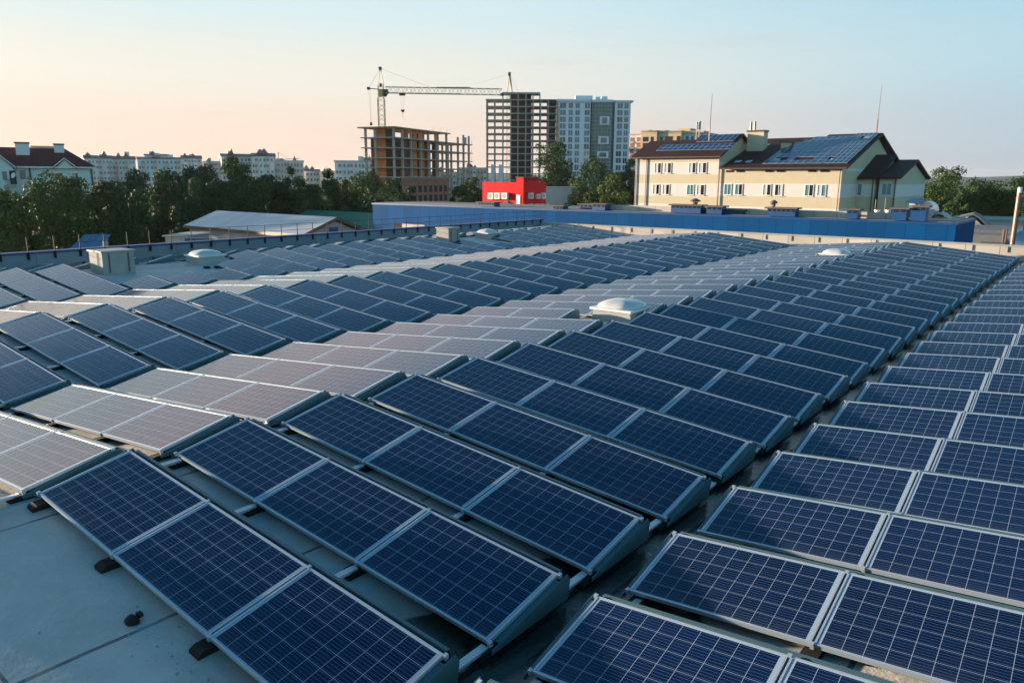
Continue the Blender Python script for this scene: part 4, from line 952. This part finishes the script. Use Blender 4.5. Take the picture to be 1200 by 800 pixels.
for dx in (-.6, .6): MB().tube((xh+dx, 0, zj-1.9), (xh+dx*.4, 0, zh+.4), .03, n=4).build('hoist_rope', M['crane_grey'], o)
MB().prism([(xh-.65, zh+.5), (xh+.65, zh+.5), (xh+.5, zh), (xh, zh-.5), (xh-.5, zh)], 1, -.25, .25).build('hook_block', M['black'], o)
MB().tube((xh, 0, zh-.5), (xh, 0, zh-2.4), .05, n=4).build('hook', M['black'], o)
MB().box(xt-.5, xt+.6, -.4, .4, G.Z(588, 112.5), G.Z(588, 109.5)).build('tip_sheave', M['black'], t)
G2_ = FR(596.5, 332); t = G2_.thing('tower_crane', 'second crane mast rising behind the skeleton tower roof', 'crane')
zp = G2_.Z(596, 86.5); zb = G2_.Z(596, 110)
lattice(MB(), (0, 0, 0), (0, 0, zb), 2., 26).build('mast', M['crane_grey'], t)
MB().tube((-1., 0, zb), (0, 0, zp), .22, n=5).tube((1.1, 0, zb), (.2, 0, zp), .45, .3, n=5).build('apex', M['crane_grey'], t)
MB().box(-.5, .6, -.5, .5, zp-.9, zp+.5).build('head_sheave', M['black'], t)
MB().tube((0, 0, zp), (G2_.X(606.5), 0, G2_.Z(606, 107)), .04, n=4).build('tie_rope', M['crane_grey'], t); MB().tube((0, 0, zp), (G2_.X(556), 0, G2_.Z(556, 99.5)), .035, n=4).build('tie_rope', M['crane_grey'], t)
lattice(MB(), (0, 1, zb-1), (4., 16, zb-.6), 1.3, 8, .05).build('jib', M['crane_grey'], t)
G3_ = FR(327.6, 620); t = G3_.thing('tower_crane', 'tiny distant crane above the far grey flats', 'crane')
MB().tube((0, 0, 0), (0, 0, G3_.Z(327, 178.6)), .5, .3, n=4).build('mast', M['far_pink'], t); MB().tube((-2, 0, G3_.Z(327, 187)), (G3_.X(352), 0, G3_.Z(352, 186.2)), .32, n=4).build('jib', M['far_pink'], t)
MB().tube((0, 0, G3_.Z(327, 178.6)), (G3_.X(340), 0, G3_.Z(340, 186.4)), .1, n=4).build('tie_rope', M['far_pink'], t)

# ------------------------------------------------------------------ house with the maroon hip roof
Hs = FR(17, 112, math.degrees(-YAW)+29); t = Hs.thing('maroon_roof_house', 'pale house with maroon hip roof, white chimneys and a small gable', 'house')
hx = Hs.X(115); ze = Hs.Z(60, 195.5); zr = Hs.Z(60, 172.2); dpt = 11.
MB().box(0, hx-.6, 0, dpt, 0, ze-.15).build('wall', M['house'], t)
rx = Hs.X(79, dpt/2)
mb = MB(); e = .55
mb.add([(-e, -e, ze), (hx-.6+e, -e, ze), (hx-.6+e, dpt+e, ze), (-e, dpt+e, ze), (-7.5, dpt/2, zr), (rx, dpt/2, zr), (-7.5, -e, ze), (-7.5, dpt+e, ze)],
       [(6, 0, 1, 5, 4), (1, 2, 5), (2, 3, 7, 4, 5), (7, 3, 2, 1, 0, 6), (6, 4, 7)])
rf = mb.build('roof', M['maroon2'], t)
MB().box(-e, hx-.6+e, -e-.1, -e-.003, ze-.2, ze+.02).build('gutter', M['white'], t)
MB().box(Hs.X(40, 5), Hs.X(79, 5), dpt/2-.15, dpt/2+.15, zr-.1, zr+.28).build('ridge_cap', M['far_pink'], rf)
for x0, x1, yt, yb, ly in ((22.6, 38.4, 166.5, 188, 3.), (67.5, 79, 168.3, 181, 4.)):
    a, b_ = Hs.X(x0, ly), Hs.X(x1, ly); o = MB().box(a, b_, ly, ly+1.2, Hs.Z(x0, yb, ly)-1, Hs.Z(x0, yt, ly)-.2).build('chimney', M['far_white'], rf)
    MB().box(a-.1, b_+.1, ly-.1, ly+1.3, Hs.Z(x0, yt, ly)-.197, Hs.Z(x0, yt, ly)).build('cap', M['maroon2'], o)
a, b_, zg = Hs.X(67), Hs.X(88.5), Hs.Z(77, 187.4); m_ = (a+b_)/2
MB().prism([(a, ze-.15), (b_, ze-.15), (m_, zg)], 1, -.5, 3.4).build('gable_wall', M['house'], t)
MB().prism([(a-.4, ze-.05), (m_, zg+.28), (b_+.4, ze-.05), (b_+.4, ze-.3), (m_, zg), (a-.4, ze-.3)], 1, -.75, 3.6).build('gable_trim', M['maroon2'], t)
MB().prism([(a-.42, ze-.05), (m_, zg+.30), (b_+.42, ze-.05), (b_+.42, ze-.22), (m_, zg+.12), (a-.42, ze-.22)], 1, -.80, -.753).build('barge_board', M['white'], t)
for x in (63.5, 83.5):
    window(t, Hs.X(x), 0, Hs.Z(x, 212.5), 1.0, 1.3, left='far_pink', right='glass_dark', fw=.1)
pane_only(t, Hs.X(24), 0, Hs.Z(25, 210), .7, 1.25, 'glass_blue'); pane_only(t, Hs.X(25), 0, Hs.Z(25, 228), .7, 1.25, 'glass_blue')
MB().tube((Hs.X(36), -.12, 0), (Hs.X(36), -.12, ze-.2), .12, n=6).build('downpipe', M['pipe'], t); MB().tube((hx-.8, -.12, 0), (hx-.8, -.12, ze-.2), .12, n=6).build('downpipe', M['pipe'], t)
# gabled bay on the left
a = Hs.X(-26, -2.); b_ = Hs.X(16.5, -2.); m_ = Hs.X(-4, -2); zg = Hs.Z(-3, 176.5, -2)
MB().box(a, b_, -2., -.003, 0, ze-.15).build('wall', M['house'], t)
MB().prism([(a, ze-.147), (b_, ze-.147), (m_, zg-.2)], 1, -2., 3).build('gable_wall', M['house'], t)
MB().prism([(a-.4, ze-.1), (m_, zg+.1), (b_+.4, ze-.1), (b_+.4, ze-.3), (m_, zg-.15), (a-.4, ze-.3)], 1, -2.4, 5.).build('roof', M['maroon2'], t)
MB().prism([(a-.42, ze-.1), (m_, zg+.13), (b_+.42, ze-.1), (b_+.42, ze-.28), (m_, zg-.06), (a-.42, ze-.28)], 1, -2.46, -2.403).build('barge_board', M['white'], t)
for y in (208, 224): pane_only(t, Hs.X(3.4, -2), -2., Hs.Z(4, y+3, -2), .55, 1.2, 'glass_blue')
o = MB().box(Hs.X(6, -3), Hs.X(17.5, -3), -3.3, -2.003, Hs.Z(10, 219, -3), Hs.Z(10, 217.8, -3)).build('balcony', M['far_pink'], t)
for k in range(9): x = Hs.X(6.2+1.35*k, -3.25); MB().tube((x, -3.25, Hs.Z(10, 217.8, -3)), (x, -3.25, Hs.Z(10, 211.2, -3)), .035, n=4).build('railing_bar', M['black'], o)
MB().box(Hs.X(6, -3), Hs.X(17.5, -3), -3.3, -3.2, Hs.Z(10, 211.2, -3), Hs.Z(10, 210.6, -3)).build('railing', M['black'], o)
pane_only(t, Hs.X(11.5, -2), -2., Hs.Z(14, 216, -2), .8, 1.9, 'dark')
tt = thing('satellite_dish', 'white satellite dish on the balcony of the maroon roofed house', 'satellite dish', (0, 0, 0))
p = at(16.5, 206, 108.2); tt.location = p
MB().lathe([(.05, 0), (.28, .05), (.42, .14)], 14).build('bowl', M['white'], tt).rotation_euler = (R(70), 0, R(20)); MB().tube((0, 0, 0), (0, .5, -.4), .03, n=5).build('bracket', M['black'], tt)

# ------------------------------------------------------------------ far blocks of flats
def flats(x0, x1, yt, d, m, label, nf, nc, turn=0, roof='flat', dep=14, cat='building'):
    f = FR(x0, d, math.degrees(-YAW)+math.degrees(math.atan((600-x1)/FOC))+turn*.3); w = f.X(x1); zt = f.Z((x0+x1)/2, yt); t = f.thing('apartment_block', label, cat, 'flats along the skyline')
    MB().box(0, w, 0, dep, 0, zt).build('wall', M[m], t)
    if roof == 'flat': MB().box(-.4, w+.4, -.4, dep+.4, zt+.003, zt+.7).build('roof', M['far_grey'], t)
    else:
        h = roof
        MB().prism([(-.5, zt+.003), (dep+.5, zt+.003), (dep*.72, zt+h), (dep*.28, zt+h)], 0, -.4, w+.4).build('roof', M['far_roof'], t)
    rnd = random.Random(int(x0*7)); top = zt + (.7 if roof == 'flat' else roof)
    for k in range(max(3, int(w/5))):
        x = rnd.uniform(.5, w-4); x2 = x+rnd.uniform(1.2, 3.8); h2 = rnd.uniform(.5, 2.4)
        if k % 2: MB().box(x, x2, dep*.1, dep*.6, top-.3, top+h2).build('roof_housing', M[m], t)
        else: MB().prism([(x-.3, top-.3), (x2+.3, top-.3), ((x+x2)/2, top+h2+.5)], 1, dep*.05, dep*.6).build('attic_gable', M['far_roof'], t)
    fh = 3.0; q = w/nc
    for j in range(nf):
        for i in range(nc):
            if (i*5+j*3) % 7 == 0: continue
            pane_only(t, q*(i+.25), 0, zt-fh*(j+.8), q*.48, 1.45, 'glass_blue')
    for i in range(1, nc, 3):
        o = MB().box(q*i-q*.12, q*i+q*.80, -1.3, -.06, zt-fh*nf, zt-.4-1.2*(i % 2)).build('bay', M[('far_white', 'far_pink', 'far_grey')[(i+nf) % 3]], t)
        for j in range(nf): MB().box(q*i+q*.0, q*i+q*.68, -1.36, -1.303, zt-fh*(j+.75), zt-fh*(j+.75)+1.2).build('loggia_pane', M['glass_blue'], o)
    return t
flats(101, 134, 186.2, 430, 'far_white', 'white flats with a jagged roofline right of the maroon roofed house', 6, 8, 14, 2.)
flats(133, 160, 187, 445, 'far_white', 'white flats left of the turquoise ones with dark hipped roof', 6, 7, -6, 2.)
flats(163, 214, 186.5, 420, 'far_teal', 'turquoise flats with a stepped central attic', 6, 11, 4, 1.2)
flats(172, 200, 182.2, 424, 'far_teal', 'raised turquoise attic block behind the stepped flats', 1, 6, 4, .8, 9)
flats(214, 237, 186, 520, 'far_grey', 'grey flats just right of the turquoise ones', 5, 6, -10, 2.2)
flats(236, 262, 190, 540, 'far_pink', 'low pinkish flats behind the ragged tree', 4, 6, 6, 'flat')
flats(261, 296, 183.5, 400, 'far_grey', 'grey flats with a raised roof behind the tallest tree', 7, 8, 18, 1.5)
flats(296, 322, 183.5, 395, 'far_white', 'pale slab of flats with a rounded dark roof', 7, 6, -14, 1.8)
flats(322, 356, 189.5, 400, 'far_grey', 'long grey flats below the tiny far crane', 6, 9, -4, 'flat')
flats(355, 375, 200.5, 420, 'far_white', 'low white flats behind the slim pointed tree', 3, 5, 6, 1.)
flats(393, 451, 190, 360, 'far_white', 'wide pale flats left behind the brick frame building', 8, 13, 3, 'flat')
flats(538, 571, 198, 390, 'far_pink', 'pinkish flats between the brick frame building and the skeleton tower', 5, 8, 4, 'flat')
flats(500, 540, 203, 380, 'far_grey', 'low grey flats seen through the open frame building', 4, 8, -4, 'flat')
flats(-40, 4, 188, 470, 'far_grey', 'grey flats cut by the frame behind the maroon roofed house', 5, 6, 10, 1.5)

# ------------------------------------------------------------------ sheds and hall on the left
wu = -52.; av = on_u(391, 254.2, wu); el = on_u(352.5, 274.6, wu); er = on_u(431, 269.6, wu)
t = thing('storage_hall', 'low pale hall with a light metal gable roof behind the railing', 'building', (wu, av.y, 0))
half = (er.y-el.y)/2; hl = wu-on_v(257, 247, av.y).x; zr = av.z; ze = el.z; hz = ze+.1
MB().box(-hl, 0, -half+.35, half-.35, 0, ze-.3).build('wall', M['shed_wall'], t)
MB().prism([(-half+.35, ze-.297), (half-.35, ze-.297), (0, zr-.30)], 0, -.3, 0).build('gable_wall', M['shed_wall'], t)
gable(-hl-.5, .45, -half, ze, 0, zr, half, ze, .12).build('roof', M['metal_roof'], t)
MB().prism([(-half-.02, ze+.01), (0, zr+.012), (half+.02, ze+.01), (half+.02, ze-.24), (0, zr-.24), (-half-.02, ze-.24)], 0, .453, .52).build('barge_board', M['pipe'], t)
MB().box(-hl-.5, .45, -half-.12, -half-.003, ze-.26, ze-.02).build('gutter', M['pipe'], t)
MB().box(.003, .05, -.55, .35, zr-1.75, zr-.9).build('window', M['blue_trim'], t)
for y in (-2.4, 2.6): MB().box(.003, .03, y, y+.12, ze-2.4, ze-.3).build('cover_strip', M['curb'], t)
gr = at(438, 249.6, 92); gl = at(366, 246.4, 100)
t = thing('green_roof_hall', 'hall with a dark green metal roof behind the light roofed hall', 'building', (gr.x, gr.y, 0), math.atan2((gr-gl).y, (gr-gl).x))
gw = (gr-gl).xy.length
MB().prism([(-6, gr.z-2.6), (0, gr.z), (6, gr.z-2.6), (6, gr.z-2.8), (0, gr.z-.2), (-6, gr.z-2.8)], 0, -gw-1, 8).build('roof', M['green_roof'], t)
MB().box(-gw, 7, -5.6, 5.6, 0, gr.z-2.9).build('wall', M['shed_wall'], t)
MB().box(-gw*.45, -gw*.45+1.3, -3., -2.4, gr.z-1.3, gr.z-.9).build('roof_hatch', M['white'], t)
Bs = FR(77, 58, math.degrees(-YAW)+8); t = Bs.thing('blue_shed', 'small shed with a faded blue sloping roof under the dark trees', 'shed')
bw = Bs.X(112, 0, 290); bz = Bs.Z(95, 290.5); bz2 = Bs.Z(95, 274.6, 2.6)
MB().prism([(-.2, bz), (2.8, bz2), (2.8, bz2-.1), (-.2, bz-.1)], 0, -.2, bw+.2).build('roof', M['shed_blue'], t); MB().prism([(0, 0), (2.6, 0), (2.6, bz2-.12), (0, bz-.12)], 0, 0, bw).build('wall', M['shed_wall'], t)
MB().tube((bw+.4, .5, 0), (bw+.4, .5, Bs.Z(114, 283)), .06, n=6).build('downpipe', M['white'], t)
Bs = FR(187, 62, math.degrees(-YAW)-4); t = Bs.thing('grey_shed', 'low grey shed with blue door left of the light roofed hall', 'shed')
bw = Bs.X(219, 0, 283); bz = Bs.Z(200, 275.6)
MB().box(0, bw, 0, 4, 0, bz-.12).build('wall', M['shed_wall'], t); MB().box(-.15, bw+.15, -.2, 4.2, bz-.117, bz).build('roof', M['curb'], t); MB().box(bw*.92, bw+2.4, -.06, -.003, Bs.Z(215, 283), bz-.25).build('door', M['blue_trim'], t)

# ------------------------------------------------------------------ low roofs, flue and tank at the right edge
t = thing('steel_flue', 'tall rusty steel flue pipe at the right edge', 'flue', on_v(1186, 290, 50) - Vector((0, 0, 3)))
k = on_v(1192.6, 226, 50).z - t.location.z; kx = on_v(1192.6, 226, 50).x-on_v(1187, 290, 50).x
MB().tube((0, 0, 0), (kx*.05, 0, k*.52), .12, n=10).build('lower_pipe', M['steel'], t); MB().tube((kx*.05, 0, k*.52), (kx*.10, 0, k), .125, n=12).build('upper_pipe', M['flue'], t); MB().tube((kx*.10, 0, k+.003), (kx*.10, 0, k+.3), .11, n=10).build('outlet', M['white'], t)
Rw = FR(1136, 88, 5); t = Rw.thing('dark_roof_house', 'small cream house with a swept dark roof behind the blue hall', 'house')
x0, x1 = Rw.X(1135), Rw.X(1171); zt = Rw.Z(1150, 250.6); zb = Rw.Z(1170, 267.5)
pts = [(x0-.5, zt-.35), (x0+(x1-x0)*.30, zt), (x0+(x1-x0)*.52, zt-.32), (x0+(x1-x0)*.78, zt-1.1), (x1, zb)]
MB().prism(pts + [(x, z-.14) for x, z in pts[::-1]], 1, -.6, 6).build('roof', M['far_roof'], t)
MB().prism([(x0, 0), (x1-.5, 0), (x1-.5, zb-.2), (x0+(x1-x0)*.3, zt-.35), (x0, zt-.65)], 1, 0, 5.5).build('wall', M['yellow'], t)
Rg = FR(1120, 100, 3); t = Rg.thing('grey_flat_hall', 'wide flat roofed grey hall below the trees at the right', 'building')
MB().box(0, Rg.X(1290), 0, 9, 0, Rg.Z(1180, 259)).build('wall', M['far_grey'], t); MB().box(-.2, Rg.X(1290), -.3, 9.2, Rg.Z(1180, 259)+.003, Rg.Z(1180, 257)).build('roof', M['curb'], t)
Rg = FR(1143, 66, 3); t = Rg.thing('grey_lean_to', 'grey lean to roofs with pipes between the blue hall and the flue', 'building')
MB().box(0, Rg.X(1290, 0, 270), 0, 12, 0, Rg.Z(1170, 276)).build('wall', M['grey_roof'], t); MB().box(-.2, Rg.X(1290, 0, 270), 3, 12.2, Rg.Z(1170, 276)+.003, Rg.Z(1170, 270, 3)).build('roof', M['far_roof'], t)
for x in (1176, 1179): MB().tube((Rg.X(x, -.2, 275), -.2, 0), (Rg.X(x, -.2, 275), -.2, Rg.Z(x, 268)), .09, n=6).build('pipe', M['flue'], t)
MB().box(Rg.X(1150, -.3, 280), Rg.X(1183, -.3, 280), -1.2, -.003, Rg.Z(1160, 285), Rg.Z(1160, 283.6)).build('canopy', M['lid'], t)
Tk = on_v(1200, 280, 54); t = thing('round_tank', 'round silver tank half hidden at the right edge beside the flue', 'tank', (Tk.x, 54, Tk.z-1.2))
MB().lathe([(.9, 0), (.95, .6), (.9, 1.1), (.6, 1.55), (.2, 1.75)], 18).build('shell', M['roof_tank'], t, smooth=True); MB().tube((0, 0, 1.7), (0, 0, 2.0), .12, n=8).build('lid', M['steel'], t)

# ------------------------------------------------------------------ evening haze over the town
m = bpy.data.materials.new('haze_air'); m.use_nodes = True; nt = m.node_tree; nt.nodes.remove(nt.nodes['Principled BSDF'])
pv = N(nt, 'ShaderNodeVolumePrincipled'); pv.inputs['Color'].default_value = (.86, .92, .97, 1); pv.inputs['Density'].default_value = .00006; pv.inputs['Anisotropy'].default_value = .2
nt.links.new(pv.outputs[0], nt.nodes['Material Output'].inputs['Volume'])
tag(MB().box(-4600, 4600, -1600, 5100, -1., 75.).build('haze', m), kind='stuff')
